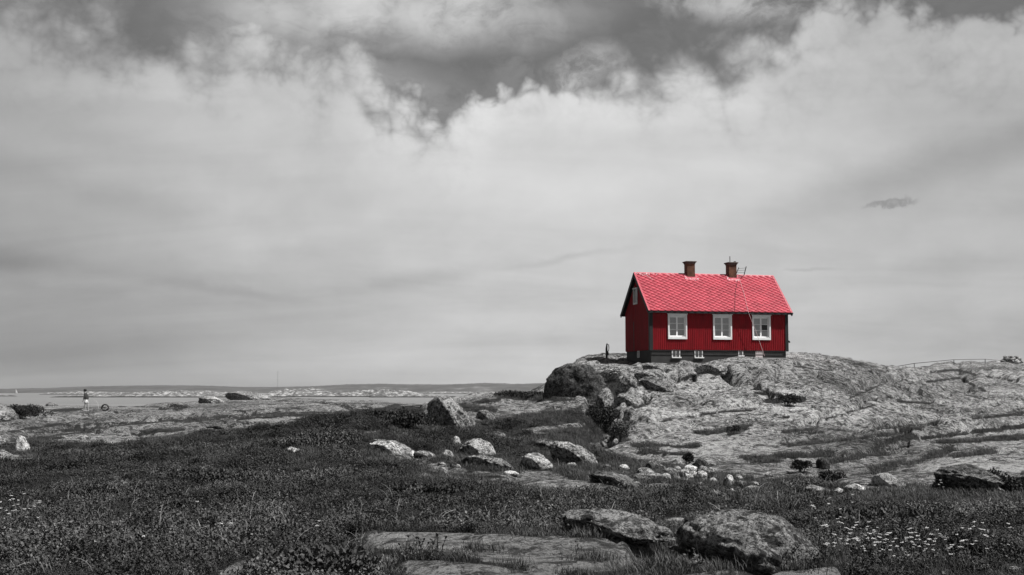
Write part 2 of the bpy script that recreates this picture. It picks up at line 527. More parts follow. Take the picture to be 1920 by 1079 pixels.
# ------------------------------------------------------------------ the lie of the land
# for bearings (given by the photo column they run through): distance in metres -> drop below eye level (as tan * 2400)
SEA_END = {300: 27, 450: 28, 620: 26, 720: 27}
T = {
 -700: {5: 760, 11: 345, 14: 268, 18: 205, 24: 162, 32: 136, 40: 120, 50: 106, 60: 92, 72: 78, 80: 68, 95: 50, 115: 38, 150: 32, 200: 29, 300: 28},
 -100: {5: 760, 11: 345, 14: 268, 18: 205, 24: 162, 32: 136, 40: 122, 50: 108, 60: 96, 72: 82, 80: 72, 95: 50, 105: 32, 115: 38, 150: 34, 200: 31, 300: 28},
 20: {5: 760, 11: 345, 14: 268, 18: 205, 24: 162, 32: 134, 40: 122, 50: 108, 60: 96, 72: 80, 80: 66, 95: 44, 105: 22, 115: 30, 150: 34, 200: 31, 300: 28},
 90: {5: 760, 11: 345, 14: 268, 18: 205, 24: 160, 32: 130, 40: 118, 50: 104, 60: 93, 72: 80, 80: 70, 95: 52, 105: 46, 115: 42, 150: 35, 200: 31, 300: 28},
 160: {5: 760, 11: 345, 14: 268, 18: 205, 24: 158, 32: 124, 40: 110, 50: 100, 60: 90, 72: 76, 80: 67, 95: 52, 105: 43, 115: 38, 150: 33, 200: 30, 300: 27},
 300: {5: 760, 11: 345, 14: 268, 18: 205, 24: 155, 32: 118, 40: 96, 50: 90, 60: 78, 72: 66, 80: 58, 95: 46, 115: 35, 150: 23, 200: 26, 300: 27},
 400: {5: 760, 11: 345, 14: 268, 18: 205, 24: 150, 32: 108, 40: 84, 50: 80, 60: 70, 72: 60, 80: 54, 95: 42, 115: 33, 150: 20, 200: 16, 300: 26},
 480: {5: 760, 11: 345, 14: 268, 18: 203, 24: 145, 32: 98, 40: 77, 50: 76, 60: 68, 72: 56, 80: 50, 95: 40, 115: 30, 150: 18, 200: 9, 300: 24},
 600: {5: 760, 11: 345, 14: 268, 18: 200, 24: 138, 32: 84, 38: 57, 44: 58, 50: 66, 60: 60, 72: 50, 80: 44, 95: 34, 115: 26, 150: 17, 200: 15, 300: 24},
 700: {5: 760, 11: 345, 14: 268, 18: 203, 24: 143, 32: 92, 38: 58, 44: 48, 50: 44, 60: 46, 72: 44, 80: 40, 95: 33, 115: 27, 150: 18, 200: 19, 300: 24},
 800: {5: 760, 11: 345, 14: 268, 18: 207, 24: 152, 32: 118, 40: 88, 48: 64, 56: 44, 64: 36, 72: 36, 80: 34, 95: 32, 115: 30, 150: 27, 200: 27, 300: 27},
 900: {5: 760, 11: 345, 14: 268, 18: 210, 24: 160, 32: 126, 40: 96, 48: 72, 56: 50, 64: 30, 72: 18, 80: 13, 88: 10, 95: 12, 115: 20, 150: 24, 200: 27},
 1000: {5: 760, 11: 345, 14: 268, 18: 212, 24: 165, 32: 128, 40: 100, 48: 74, 56: 46, 64: 24, 72: 11, 80: 8, 90: 6, 100: 12, 130: 22, 200: 27},
 1035: {5: 760, 11: 345, 14: 268, 18: 212, 24: 166, 32: 130, 40: 101, 48: 77, 56: 45, 62: 24, 67: 12, 70: 8, 74: 0, 80: -6, 90: -2, 100: 8, 130: 18, 200: 25},
 1075: {5: 760, 11: 345, 14: 268, 18: 212, 24: 168, 32: 132, 40: 103, 48: 80, 56: 48, 62: 24, 66: 8, 68: -18, 71: -40, 76: -53, 84: -52, 95: -40, 115: -15, 150: 5, 200: 20},
 1110: {5: 760, 11: 345, 14: 268, 18: 212, 24: 170, 32: 134, 40: 108, 48: 88, 54: 76, 60: 52, 64: 24, 66: 4, 69: -28, 72: -44, 76: -54, 84: -56, 95: -46, 115: -20, 150: 5, 200: 20},
 1140: {5: 760, 11: 345, 14: 268, 18: 212, 24: 174, 32: 137, 40: 110, 46: 96, 50: 94, 54: 84, 60: 56, 64: 26, 67: -10, 70: -36, 74: -50, 80: -58, 90: -56, 105: -40, 150: 0, 200: 20},
 1175: {5: 760, 11: 345, 14: 268, 18: 212, 24: 176, 32: 138, 40: 110, 48: 88, 54: 66, 60: 36, 65: 4, 68: -22, 71: -42, 75: -52, 80: -60, 90: -58, 105: -40, 150: 0, 200: 20},
 1220: {5: 760, 11: 345, 14: 268, 18: 212, 24: 178, 32: 138, 40: 110, 48: 84, 54: 60, 60: 32, 65: 0, 69: -32, 72.2: -48, 76: -50, 85: -50, 100: -38, 150: 0, 200: 20},
 1330: {5: 760, 11: 345, 14: 268, 18: 214, 24: 176, 32: 138, 40: 108, 48: 80, 54: 54, 60: 22, 65: -8, 69: -34, 72.5: -49, 76: -50, 85: -50, 100: -38, 150: 0, 200: 20},
 1400: {5: 760, 11: 345, 14: 268, 18: 214, 24: 176, 32: 138, 40: 108, 48: 80, 54: 54, 60: 20, 64: -10, 68: -42, 71: -58, 75: -60, 85: -56, 100: -40, 150: 0, 200: 20},
 1480: {5: 760, 11: 345, 14: 268, 18: 214, 24: 178, 32: 140, 40: 108, 48: 80, 54: 54, 60: 20, 65: -16, 70: -49, 74: -61, 80: -61, 90: -55, 100: -44, 130: -20, 200: 20},
 1560: {5: 760, 11: 345, 14: 268, 18: 214, 24: 176, 32: 138, 40: 108, 48: 80, 54: 56, 60: 28, 66: -4, 72: -34, 77: -52, 84: -56, 95: -50, 115: -38, 150: -15, 200: 20},
 1650: {5: 760, 11: 345, 14: 268, 18: 214, 24: 173, 32: 137, 40: 108, 48: 84, 54: 66, 60: 46, 68: 16, 76: -12, 84: -32, 92: -44, 100: -47, 115: -42, 150: -30, 200: 10},
 1760: {5: 760, 11: 345, 14: 268, 18: 214, 24: 170, 32: 137, 40: 110, 48: 90, 56: 70, 66: 46, 76: 22, 90: -4, 105: -24, 112: -26, 125: -38, 145: -50, 165: -46, 200: -10},
 1920: {5: 760, 11: 345, 14: 268, 18: 214, 24: 170, 32: 136, 40: 110, 48: 90, 56: 72, 66: 50, 76: 32, 90: 8, 105: -12, 125: -34, 145: -50, 165: -52, 200: -20},
 2700: {5: 760, 11: 345, 14: 268, 18: 214, 24: 170, 32: 136, 40: 110, 48: 90, 56: 74, 66: 54, 76: 36, 90: 14, 105: -6, 125: -28, 145: -44, 165: -50, 200: -25},
}
U0, U1, NU = -0.80, 0.80, 1000
S0, S1, NS = math.log(3.0), math.log(700.0), 1400
gu = np.linspace(U0, U1, NU)
gs = np.linspace(S0, S1, NS)
cols = sorted(T)
prof = []
for c in cols:
    d = dict(T[c])
    d[2] = 1900
    last = max(d)
    if last < 300:
        d.setdefault(300, 27)
    d[450] = SEA_END.get(c, 27)
    d[560] = 25.7
    d[620] = 25.5
    d[700] = 25.8
    ks = sorted(d)
    z = [-d[k] / 2400.0 * k for k in ks]
    prof.append(np.interp(gs, np.log(ks), z))
prof = np.array(prof)
cu = np.array([(c - 960) / F for c in cols])
tab = np.empty((NU, NS))
for j in range(NS):
    tab[:, j] = np.interp(gu, cu, prof[:, j])


def gsmooth(a, s, ax):
    k = np.exp(-0.5 * (np.arange(-3 * s, 3 * s + 1) / s) ** 2)
    k /= k.sum()
    n = len(k) // 2
    b = np.concatenate([np.repeat(a.take([0], ax), n, ax), a, np.repeat(a.take([-1], ax), n, ax)], ax)
    return np.apply_along_axis(lambda r: np.convolve(r, k, 'valid'), ax, b)


tab = gsmooth(gsmooth(tab, 7, 0), 7, 1)

cP, sP = math.cos(PITCH), math.sin(PITCH)


def to_px(x, y, z):
    d = y * cP + z * sP
    u = -y * sP + z * cP
    return 960 + F * x / d, 539.5 - F * u / d


def ray(px, py):
    a = (px - 960) / F
    b = -(py - 539.5) / F
    return np.array([a, cP - b * sP, sP + b * cP])


def seg_d(px, py, x0, y0, x1, y1):
    dx_, dy_ = x1 - x0, y1 - y0
    t = np.clip(((px - x0) * dx_ + (py - y0) * dy_) / (dx_ * dx_ + dy_ * dy_ + 1e-9), 0, 1)
    return np.hypot(px - x0 - t * dx_, py - y0 - t * dy_), t


# fissures and ledges of the rock, as lines over the slope (columns and rows of the photo they run through)
FISS = [(1325, 699, 1410, 722, 2.6, .45), (1410, 722, 1446, 742, 3.0, .5), (1738, 716, 1800, 709, 4.5, .36), (1800, 709, 1846, 733, 4.5, .4),
        (1745, 698, 1795, 694, 4.5, .32), (1795, 694, 1830, 703, 4.0, .3), (1592, 748, 1650, 722, 2.2, .3), (1650, 722, 1700, 714, 1.8, .2),
        (1684, 753, 1745, 757, 4.0, .3), (1812, 741, 1850, 749, 2.0, .35), (1180, 768, 1215, 758, 3.5, .5), (1170, 792, 1230, 788, 2.5, .4),
        (1500, 800, 1640, 760, 2.5, .25), (1640, 806, 1920, 775, 2.5, .35), (1480, 838, 1700, 812, 3.0, .3), (1245, 788, 1340, 778, 1.8, .2),
        (1560, 866, 1700, 838, 3.0, .35), (1720, 822, 1920, 802, 4.0, .4), (1850, 705, 1905, 716, 3.0, .4), (1440, 640, 1441, 641, 1, 0),
        (50, 812, 300, 792, 2.2, .3), (120, 800, 380, 786, 2.0, .25), (300, 784, 560, 778, 1.8, .3), (20, 828, 200, 806, 2.2, .3),
        (200, 762, 310, 764, 2.0, .4), (400, 780, 700, 770, 2.0, .25), (520, 752, 700, 758, 1.8, .3), (700, 812, 690, 812, 1, 0),
        (1198, 724, 1215, 708, 3.5, .5), (1270, 711, 1300, 713, 3.0, .35), (1490, 688, 1560, 696, 2.0, .2), (1600, 683, 1690, 694, 2.0, .25)]
HOLES = [(1138, 800, 22, 26, 1.1), (1112, 745, 10, 22, .5), (1130, 830, 30, 9, .4), (410, 803, 20, 5, .3), (545, 862, 22, 10, .25), (735, 893, 22, 6, .2),
         (1300, 870, 14, 9, .3), (1150, 1000, 70, 14, .12)]


def height(x, y, detail=True):
    """height of the ground relative to the eye"""
    x = np.asarray(x, float)
    y = np.maximum(np.asarray(y, float), 0.6)
    fu = np.clip((x / y - U0) / (U1 - U0) * (NU - 1), 0, NU - 1.001)
    fs = np.clip((np.log(y) - S0) / (S1 - S0) * (NS - 1), 0, NS - 1.001)
    i, j = fu.astype(int), fs.astype(int)
    a, b = fu - i, fs - j
    z = (tab[i, j] * (1 - a) * (1 - b) + tab[i + 1, j] * a * (1 - b) + tab[i, j + 1] * (1 - a) * b + tab[i + 1, j + 1] * a * b)
    if not detail:
        return z
    px, py = to_px(x, y, z)
    far = np.clip(y / 60.0, 0.25, 1.35) * np.where(x < .03 * y, np.interp(y, [85, 130, 200], [1, .42, .3]), np.interp(y, [100, 160], [1, .6]))
    fade = np.clip((420 - y) / 200, 0, 1)
    # keep the ground steady under the house
    hx, hy = x - 11.9, y - 75.6
    keep = 1 - 0.85 * np.exp(-((hx / 6.0) ** 4 + (hy / 3.6) ** 4))
    c, s = math.cos(math.radians(24)), math.sin(math.radians(24))
    xr, yr = x * c + y * s, -x * s + y * c
    wx, wy = fbm(x / 5, y / 5, 3), fbm(x / 5 + 40, y / 5 + 9, 3)
    f1, f2, hid = worley(xr / 6.5 + wx * .5, yr / 3.4 + wy * .5)
    dome = (0.55 - f1 ** 2) * np.where(x > .05 * y, .56, .42) + (hid - .5) * 0.22
    crack = np.exp(-((f2 - f1) / 0.05) ** 2) * 0.22
    g1, g2, hid2 = worley(xr / 2.1 + wx * .6 + 50, yr / 1.0 + wy * .6)
    dome2 = (0.5 - g1 ** 2) * 0.16 + (hid2 - .5) * 0.12
    rid = 1 - np.abs(fbm(xr / 3.5, yr / 1.4, 5, .55)) * 2
    lump = dome * far + dome2 * np.clip(far, .3, 1.3) + fbm(x / 1.2, y / 0.9, 4, .55) * 0.10 * np.clip(far, .3, 1.6) + (rid - .6) * np.where(x > .045 * y, .17, .10) * far - crack * np.clip(far, .2, 1.5) - .10 * far
    # heather country is softer
    vg = veg_and_crack_shade(px, py, x, y)
    hum = fbm(x / 2.2, y / 3.2, 3, .5) * 0.42 * np.clip(far * 1.6, .35, 1) + fbm(x / .8, y / .8, 2) * 0.05
    z = z + fade * keep * (lump * (1 - vg * .85) + hum * vg)
    # bare slabs stand a little proud of the soil around them
    rr_ = np.full(px.shape, 1e9)
    for q in ROCK2:
        rr_ = np.minimum(rr_, poly_d(px + fbm(x / 1.5, y / 1.5, 3) * 16, py + fbm(x / 1.5 + 7, y / 1.5, 3) * 7, q))
    z = z + np.where(rr_ < 0, 1 - np.exp(rr_ / 9.0), 0) * .16
    for x0, y0, x1, y1, w, dp in FISS:
        if dp == 0:
            continue
        d, t = seg_d(px, py + fbm(px / 18, py / 18 + x0, 2) * (2 if x1 - x0 < 120 else 5), x0, y0, x1, y1)
        z = z - dp * 1.4 * np.exp(-(d / (w * 1.5)) ** 2) * keep
        if dp >= .3 and x0 > 1000:
            # the rock beyond the crack stands higher and ends in a small cliff
            n_ = math.hypot(x1 - x0, y1 - y0)
            sd_ = ((px - x0) * (y1 - y0) - (py - y0) * (x1 - x0)) / n_ + fbm(px / 40, py / 40, 2) * 3
            if x1 < x0:
                sd_ = -sd_
            along = np.clip(np.minimum(t, 1 - t) * 5, 0, 1)
            z = z + dp * .55 * along * np.exp(-(d / 24) ** 2) / (1 + np.exp(np.clip(-(sd_ - 1.5) * 1.6, -30, 30)))
    for hx_, hy_, rx, ry, dp in HOLES:
        z = z - dp * np.exp(-((px - hx_) / rx) ** 2 - ((py - hy_) / ry) ** 2)
    return z


H1 = [(-900, 874), (-200, 872), (0, 868), (100, 862), (160, 850), (205, 838), (270, 826), (330, 822), (400, 812), (455, 808), (520, 800), (560, 788),
      (620, 776), (680, 774), (740, 758), (790, 764), (800, 796), (840, 800), (930, 806), (960, 800), (1000, 790), (1050, 785), (1095, 780),
      (1104, 750), (1130, 740), (1165, 752), (1160, 800), (1185, 826), (1150, 828), (1100, 832), (1130, 848), (1200, 866), (1290, 880), (1380, 890),
      (1430, 902), (1500, 900), (1560, 906), (1600, 912), (1680, 918), (1750, 916), (1800, 924), (1920, 928), (2900, 928), (2900, 1500), (-900, 1500)]
VEG2 = [[(-700, 772), (0, 770), (48, 760), (84, 765), (70, 778), (20, 790), (-700, 800)],
        [(5, 838), (60, 828), (150, 834), (205, 836), (120, 862), (0, 852)],
        [(845, 785), (900, 792), (1000, 776), (1090, 764), (1100, 790), (950, 806), (850, 800)],
        [(925, 745), (975, 737), (1020, 742), (1060, 748), (1100, 752), (1000, 752)],
        [(1110, 700), (1160, 700), (1165, 760), (1100, 760)]]
ROCK2 = [[(632, 1001), (700, 996), (900, 1003), (1060, 1010), (1160, 1012), (1235, 1028), (1226, 1046), (1188, 1060), (1160, 1082), (1140, 1300), (700, 1300), (745, 1080), (760, 1062), (700, 1048), (652, 1022)],
         [(780, 866), (850, 868), (905, 882), (1000, 887), (1080, 900), (1140, 908), (1200, 924), (1130, 928), (1010, 922), (940, 906), (860, 894), (800, 882)],
         [(690, 826), (740, 828), (790, 848), (835, 856), (800, 864), (745, 864)],
         [(1225, 1078), (1330, 1068), (1580, 1068), (1600, 1400), (1220, 1400)],
         [(385, 1090), (436, 1052), (492, 1034), (480, 1060), (440, 1095)],
         [(1200, 905), (1250, 905), (1262, 920), (1215, 922)], [(970, 808), (1095, 790), (1098, 800), (1000, 815)], [(640, 812), (830, 808), (700, 818)]]
STROKE = [(60, 801, 330, 788, 2.5), (120, 810, 210, 800, 4), (230, 797, 420, 782, 2.2), (350, 792, 520, 774, 2.6), (60, 826, 110, 818, 5), (430, 771, 560, 766, 2), (600, 757, 700, 765, 2.5), (20, 810, 80, 800, 4), (260, 815, 340, 806, 4), (150, 786, 260, 780, 2), (450, 786, 600, 776, 3),
          (1440, 862, 1560, 852, 9), (1660, 826, 1920, 800, 7), (1760, 830, 1930, 822, 5), (1640, 840, 1705, 815, 6), (1560, 866, 1660, 850, 5), (1320, 776, 1415, 769, 4),
          (1440, 752, 1500, 748, 9), (1320, 812, 1400, 803, 6), (1368, 812, 1400, 808, 6), (1470, 812, 1540, 808, 4), (1475, 835, 1500, 833, 6), (1850, 782, 1925, 778, 3),
          (1670, 814, 1760, 794, 3), (1790, 858, 1860, 848, 6), (1700, 870, 1790, 842, 8), (1640, 884, 1690, 866, 8), (1305, 812, 1320, 810, 4), (1460, 784, 1475, 782, 4),
          (1286, 710, 1305, 704, 5), (1420, 738, 1460, 742, 5), (1190, 835, 1300, 838, 7), (1200, 848, 1290, 852, 6), (1400, 862, 1450, 866, 8), (1660, 745, 1700, 752, 2),
          (100, 770, 150, 768, 5), (205, 772, 235, 773, 3), (90, 797, 125, 796, 4), (300, 768, 350, 765, 3), (860, 765, 920, 770, 10), (900, 755, 935, 750, 6), (640, 763, 690, 772, 3)]


def poly_d(px, py, poly):
    """signed distance to a polygon, negative inside"""
    ins = np.zeros(px.shape, bool)
    dm = np.full(px.shape, 1e9)
    n = len(poly)
    for i in range(n):
        x0, y0 = poly[i]
        x1, y1 = poly[(i + 1) % n]
        d, _ = seg_d(px, py, x0, y0, x1, y1)
        dm = np.minimum(dm, d)
        if y0 != y1:
            m = ((y0 > py) != (y1 > py)) & (px < (x1 - x0) * (py - y0) / (y1 - y0) + x0)
            ins ^= m
    return np.where(ins, -dm, dm)


def veg_and_crack_shade(px, py, x, y):
    """0 on bare rock, 1 where heather and grass grow, and along fissures to paint their shade"""
    k = np.clip((py - 700) / 200, .35, 1.6)
    a = px + fbm(x / 1.7, y / 2.4, 4, .6) * 34 * k
    b = py + fbm(x / 1.7 + 30, y / 2.4 + 12, 4, .6) * 13 * k
    d = poly_d(a, b, H1)
    for q in VEG2:
        d = np.minimum(d, poly_d(a, b, q))
    for x0, y0, x1, y1, w in STROKE:
        dd, _ = seg_d(a, (b - y0) * 2.0 + y0, x0, y0, x1, (y1 - y0) * 2.0 + y0)
        d = np.minimum(d, dd - w)
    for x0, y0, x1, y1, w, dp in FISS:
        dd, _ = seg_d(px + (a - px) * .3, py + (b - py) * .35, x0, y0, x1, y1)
        d = np.minimum(d, dd * 1.6 - w * .9 + .4)  # fissures take the soil tone too: shade put into their colour
    v = 1 / (1 + np.exp(np.clip(d * .6, -30, 30)))
    r = np.full(px.shape, 1e9)
    for q in ROCK2:
        r = np.minimum(r, poly_d(a, b, q))
    v = v / (1 + np.exp(np.clip(-r * .6, -30, 30)))
    d = np.full(px.shape, 1e9)
    for x0, y0, x1, y1, w in [(705, 1038, 800, 1043, 5), (800, 1043, 905, 1056, 6), (905, 1058, 990, 1066, 4), (1060, 1075, 1160, 1066, 6), (1080, 1040, 1130, 1042, 3), (880, 1022, 940, 1030, 2), (850, 890, 940, 893, 3)]:
        dd, _ = seg_d(a, b, x0, y0, x1, y1)
        d = np.minimum(d, dd - w)
    return np.maximum(v, 1 / (1 + np.exp(np.clip(d * .6, -30, 30))))


def hit(px, py):
    """the point of the ground a sight line runs into"""
    r = ray(px, py)
    ys = np.exp(np.linspace(math.log(8), math.log(400), 1500))
    t = ys / r[1]
    zz = height(r[0] * t, ys)
    k = np.nonzero(r[2] * t < zz)[0]
    i = k[0] if len(k) else len(ys) - 1
    return Vector((r[0] * t[i], ys[i], float(zz[i]) + EYE))


def gz(x, y):
    return float(height(np.array([x]), np.array([y]))[0]) + EYE


# ------------------------------------------------------------------ ground sheet
rows = np.concatenate([np.exp(np.linspace(math.log(3), math.log(9), 20, endpoint=False)),
                       np.exp(np.linspace(math.log(9), math.log(20), 150, endpoint=False)),
                       np.exp(np.linspace(math.log(20), math.log(56), 230, endpoint=False)),
                       np.linspace(56, 80, 230, endpoint=False),
                       np.exp(np.linspace(math.log(80), math.log(210), 170, endpoint=False)),
                       np.exp(np.linspace(math.log(210), math.log(700), 40))])
us = np.concatenate([np.linspace(-.78, -.44, 70, endpoint=False), np.linspace(-.44, .44, 900), np.linspace(.445, .78, 70)])
nr, nc = len(rows), len(us)
Y, Uu = np.meshgrid(rows, us, indexing='ij')
X = Uu * Y
Z = np.empty_like(X)
for i in range(0, nr, 60):
    Z[i:i + 60] = height(X[i:i + 60], Y[i:i + 60])
ppx, ppy = to_px(X, Y, Z)
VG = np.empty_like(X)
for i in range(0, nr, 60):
    VG[i:i + 60] = veg_and_crack_shade(ppx[i:i + 60], ppy[i:i + 60], X[i:i + 60], Y[i:i + 60])


def grid_mesh(name, X, Y, Z):
    r, c = X.shape
    me = bpy.data.meshes.new(name)
    co = np.stack([X, Y, Z], -1).reshape(-1, 3).astype(np.float32)
    idx = np.arange(r * c).reshape(r, c)
    q = np.stack([idx[:-1, :-1], idx[:-1, 1:], idx[1:, 1:], idx[1:, :-1]], -1).reshape(-1, 4)
    me.vertices.add(len(co))
    me.vertices.foreach_set('co', co.ravel())
    me.loops.add(q.size)
    me.loops.foreach_set('vertex_index', q.ravel().astype(np.int32))
    me.polygons.add(len(q))
    me.polygons.foreach_set('loop_start', (np.arange(len(q)) * 4).astype(np.int32))
    me.update(calc_edges=True)
    me.shade_smooth()
    return me


gm, g, gb = mat_new('granite_soil_crack_shade')
gtc = g.node('ShaderNodeTexCoord')
rc, rh = rock_nodes(g, gtc.outputs['Object'])
at = g.node('ShaderNodeAttribute', attribute_name='growth_and_crack_shade')
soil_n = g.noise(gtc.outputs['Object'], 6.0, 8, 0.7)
soil = g.ramp(soil_n, [(0.3, 0.012), (0.5, 0.03), (0.7, 0.06)])  # dark soil under plants; painted shade along the fissures
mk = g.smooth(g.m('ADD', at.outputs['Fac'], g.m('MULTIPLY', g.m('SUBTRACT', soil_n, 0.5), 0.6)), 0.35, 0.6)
at2 = g.node('ShaderNodeAttribute', attribute_name='rock_tone')
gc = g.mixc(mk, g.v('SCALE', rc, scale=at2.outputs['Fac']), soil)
g.l.new(gc, gb.inputs['Base Color'])
gb.inputs['Roughness'].default_value = 0.85
gb.inputs['Specular IOR Level'].default_value = 0.25
gbp = g.node('ShaderNodeBump')
gbp.inputs['Strength'].default_value = 1.0
gbp.inputs['Distance'].default_value = 0.22
g.l.new(rh, gbp.inputs['Height'])
g.l.new(gbp.outputs[0], gb.inputs['Normal'])
gme = grid_mesh('ground', X, Y, Z + EYE)
tone_mul = 1.0 - .42 / (1 + np.exp((Y - 18) / 2)) - .26 * np.clip((.02 * Y - X) / (.05 * Y), 0, 1) * np.clip((Y - 40) / 10, 0, 1)  # rock tone factor
tone_mul = tone_mul + .30 * np.exp(-((ppx - 1400) / 230) ** 2 - ((ppy - 772) / 34) ** 2) - .22 * np.exp(-((ppx - 1620) / 160) ** 2 - ((ppy - 835) / 40) ** 2) - .15 * np.exp(-((ppx - 1800) / 150) ** 2 - ((ppy - 715) / 26) ** 2)
tone_mul = tone_mul * (1 + .25 * fbm(X / 6, Y / 6, 3))
ga = gme.attributes.new('rock_tone', 'FLOAT', 'POINT')
ga.data.foreach_set('value', tone_mul.ravel().astype(np.float32))
ga = gme.attributes.new('growth_and_crack_shade', 'FLOAT', 'POINT')
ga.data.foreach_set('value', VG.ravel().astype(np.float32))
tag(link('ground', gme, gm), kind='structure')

# sea
sm_, s_, sb = mat_new('sea_water')
stc = s_.node('ShaderNodeTexCoord')
sn = s_.noise(s_.v('MULTIPLY', stc.outputs['Object'], (0.10, 0.30, 1.0)), 1.0, 6, 0.6)
sn2 = s_.noise(s_.v('MULTIPLY', stc.outputs['Object'], (0.004, 0.012, 1.0)), 1.0, 5, 0.6)
s_.l.new(s_.ramp(sn2, [(0.3, 0.15), (0.7, 0.23)]), sb.inputs['Base Color'])
sb.inputs['Roughness'].default_value = 0.35
sb.inputs['Specular IOR Level'].default_value = 0.5
sbp = s_.node('ShaderNodeBump')
sbp.inputs['Strength'].default_value = 0.7
sbp.inputs['Distance'].default_value = 1.2
s_.l.new(sn, sbp.inputs['Height'])
s_.l.new(sbp.outputs[0], sb.inputs['Normal'])
sea = MB().add([(-9000, 380, 0), (9000, 380, 0), (9000, 9000, 0), (-9000, 9000, 0)], [(0, 1, 2, 3)]).build('sea', sm_)
tag(sea, kind='structure')

# far shore: two ranges of low wooded hills
hm, h_, hb = mat_new('wooded_hills')
htc = h_.node('ShaderNodeTexCoord')
hn = h_.noise(h_.v('MULTIPLY', htc.outputs['Object'], (1, 1, 3)), 0.012, 10, 0.7)
h_.l.new(h_.ramp(hn, [(0.35, 0.03), (0.58, 0.07), (0.75, 0.20)]), hb.inputs['Base Color'])
hb.inputs['Roughness'].default_value = 0.95


def range_mesh(name, D, thick, tops, seed):
    xs = np.linspace(-0.62, 0.62, 900)
    t = np.linspace(0, 1, 14)
    A, B = np.meshgrid(t, xs, indexing='ij')
    yy = D + A * thick
    xx = B * D * (1 + A * thick / D * .5)
    top = np.interp(B * F + 960, [p[0] for p in tops], [(734 - p[1]) / F * (D + thick * .5) + EYE for p in tops])
    n = fbm(xx / 260 + seed, yy / 260, 5, .55)
    prof_ = np.sin(np.clip(A, 0, 1) * np.pi) ** .55
    zz = top * prof_ * (1 + .10 * n) + fbm(xx / 22, yy / 22, 2) * 1.6 * prof_ - 1.5 * (A == 0)
    return grid_mesh(name, xx, yy, zz)


hills_top = [(-900, 729), (-300, 731), (0, 729), (60, 728), (130, 725), (230, 723), (350, 723), (430, 726), (490, 726), (560, 725), (640, 721), (700, 720),
             (760, 721), (830, 721), (900, 718.5), (960, 720), (1010, 719), (1300, 722), (1700, 724), (2500, 727)]
tag(link('hills', range_mesh('hills', 5200, 900, hills_top, 3.1), hm), kind='structure')
near_top = [(-900, 733), (0, 731), (60, 729.5), (120, 731), (180, 730.5), (240, 732), (330, 730), (420, 732), (520, 736), (600, 738), (2500, 738)]
tag(link('hills', range_mesh('near_hills', 4300, 500, near_top, 11.7), hm), kind='structure')

# skerries
km, k_, kb = mat_new('skerry_rock')
ktc = k_.node('ShaderNodeTexCoord')
kn = k_.noise(k_.v('MULTIPLY', ktc.outputs['Object'], (1, 1, 2.5)), 0.16, 9, 0.75)
kz = k_.node('ShaderNodeSeparateXYZ')
k_.l.new(ktc.outputs['Object'], kz.inputs[0])
kc = k_.ramp(kn, [(0.38, 0.03), (0.50, 0.12), (0.64, 0.50)])
tide = k_.smooth(k_.m('ADD', kz.outputs[2], k_.m('MULTIPLY', kn, 0.8)), 1.25, 1.75)
k_.l.new(k_.mixc(tide, (0.02, 0.02, 0.02, 1), kc), kb.inputs['Base Color'])
kb.inputs['Roughness'].default_value = 0.9


def skerry(px0, px1, D, tops, depth, seed):
    a0, a1 = (px0 - 960) / F * D, (px1 - 960) / F * D
    n = max(60, int((px1 - px0) * 1.2))
    xs = np.linspace(a0, a1, n)
    t = np.linspace(0, 1, 26)
    A, B = np.meshgrid(t, xs, indexing='ij')
    yy = D + A * depth + fbm(B / 30, A * 0 + seed, 3) * depth * .25
    hh = np.interp(B / D * F + 960, [p[0] for p in tops], [(734 - p[1]) / F * (D + depth * .4) + EYE for p in tops])
    env = np.sin(np.pi * A) ** .6 * np.clip(np.minimum(B - a0, a1 - B) / ((a1 - a0) * .06), 0, 1) ** .6
    nz = fbm(B / 7 + seed, yy / 9, 5, .6)
    nb = fbm(B / 26 + seed * 2, yy / 20, 3, .5)
    zz = (hh + .8) * env * np.clip(1 + .30 * nb + .34 * nz, .2, 1.6) - .8
    tag(link('skerry', grid_mesh('skerry', B, yy, zz), km), kind='structure')


skerry(84, 300, 1250, [(84, 744), (130, 741), (220, 740), (300, 738)], 45, 1.0)
skerry(180, 460, 1450, [(180, 739), (250, 736), (330, 733.5), (400, 736), (460, 738)], 60, 2.0)
skerry(250, 520, 1230, [(250, 742.5), (330, 741), (420, 741.5), (520, 743)], 35, 3.3)
skerry(486, 615, 1350, [(486, 739), (520, 731.5), (560, 729.5), (585, 731), (615, 737)], 90, 4.1)
skerry(590, 790, 1330, [(590, 738), (640, 736), (690, 732.5), (730, 731.5), (760, 735), (790, 739)], 60, 5.2)
skerry(690, 862, 1240, [(690, 741), (740, 739), (800, 740), (862, 743.5)], 30, 6.6)
skerry(70, 240, 2300, [(70, 736.5), (160, 735), (240, 737)], 70, 9.1)
skerry(790, 1000, 2900, [(790, 735.5), (860, 735), (960, 736)], 90, 7.7)
skerry(-60, 28, 1500, [(-60, 741), (8, 741), (28, 743)], 25, 8.3)
skerry(340, 420, 2500, [(340, 735), (380, 733.5), (420, 736)], 60, 12.3)

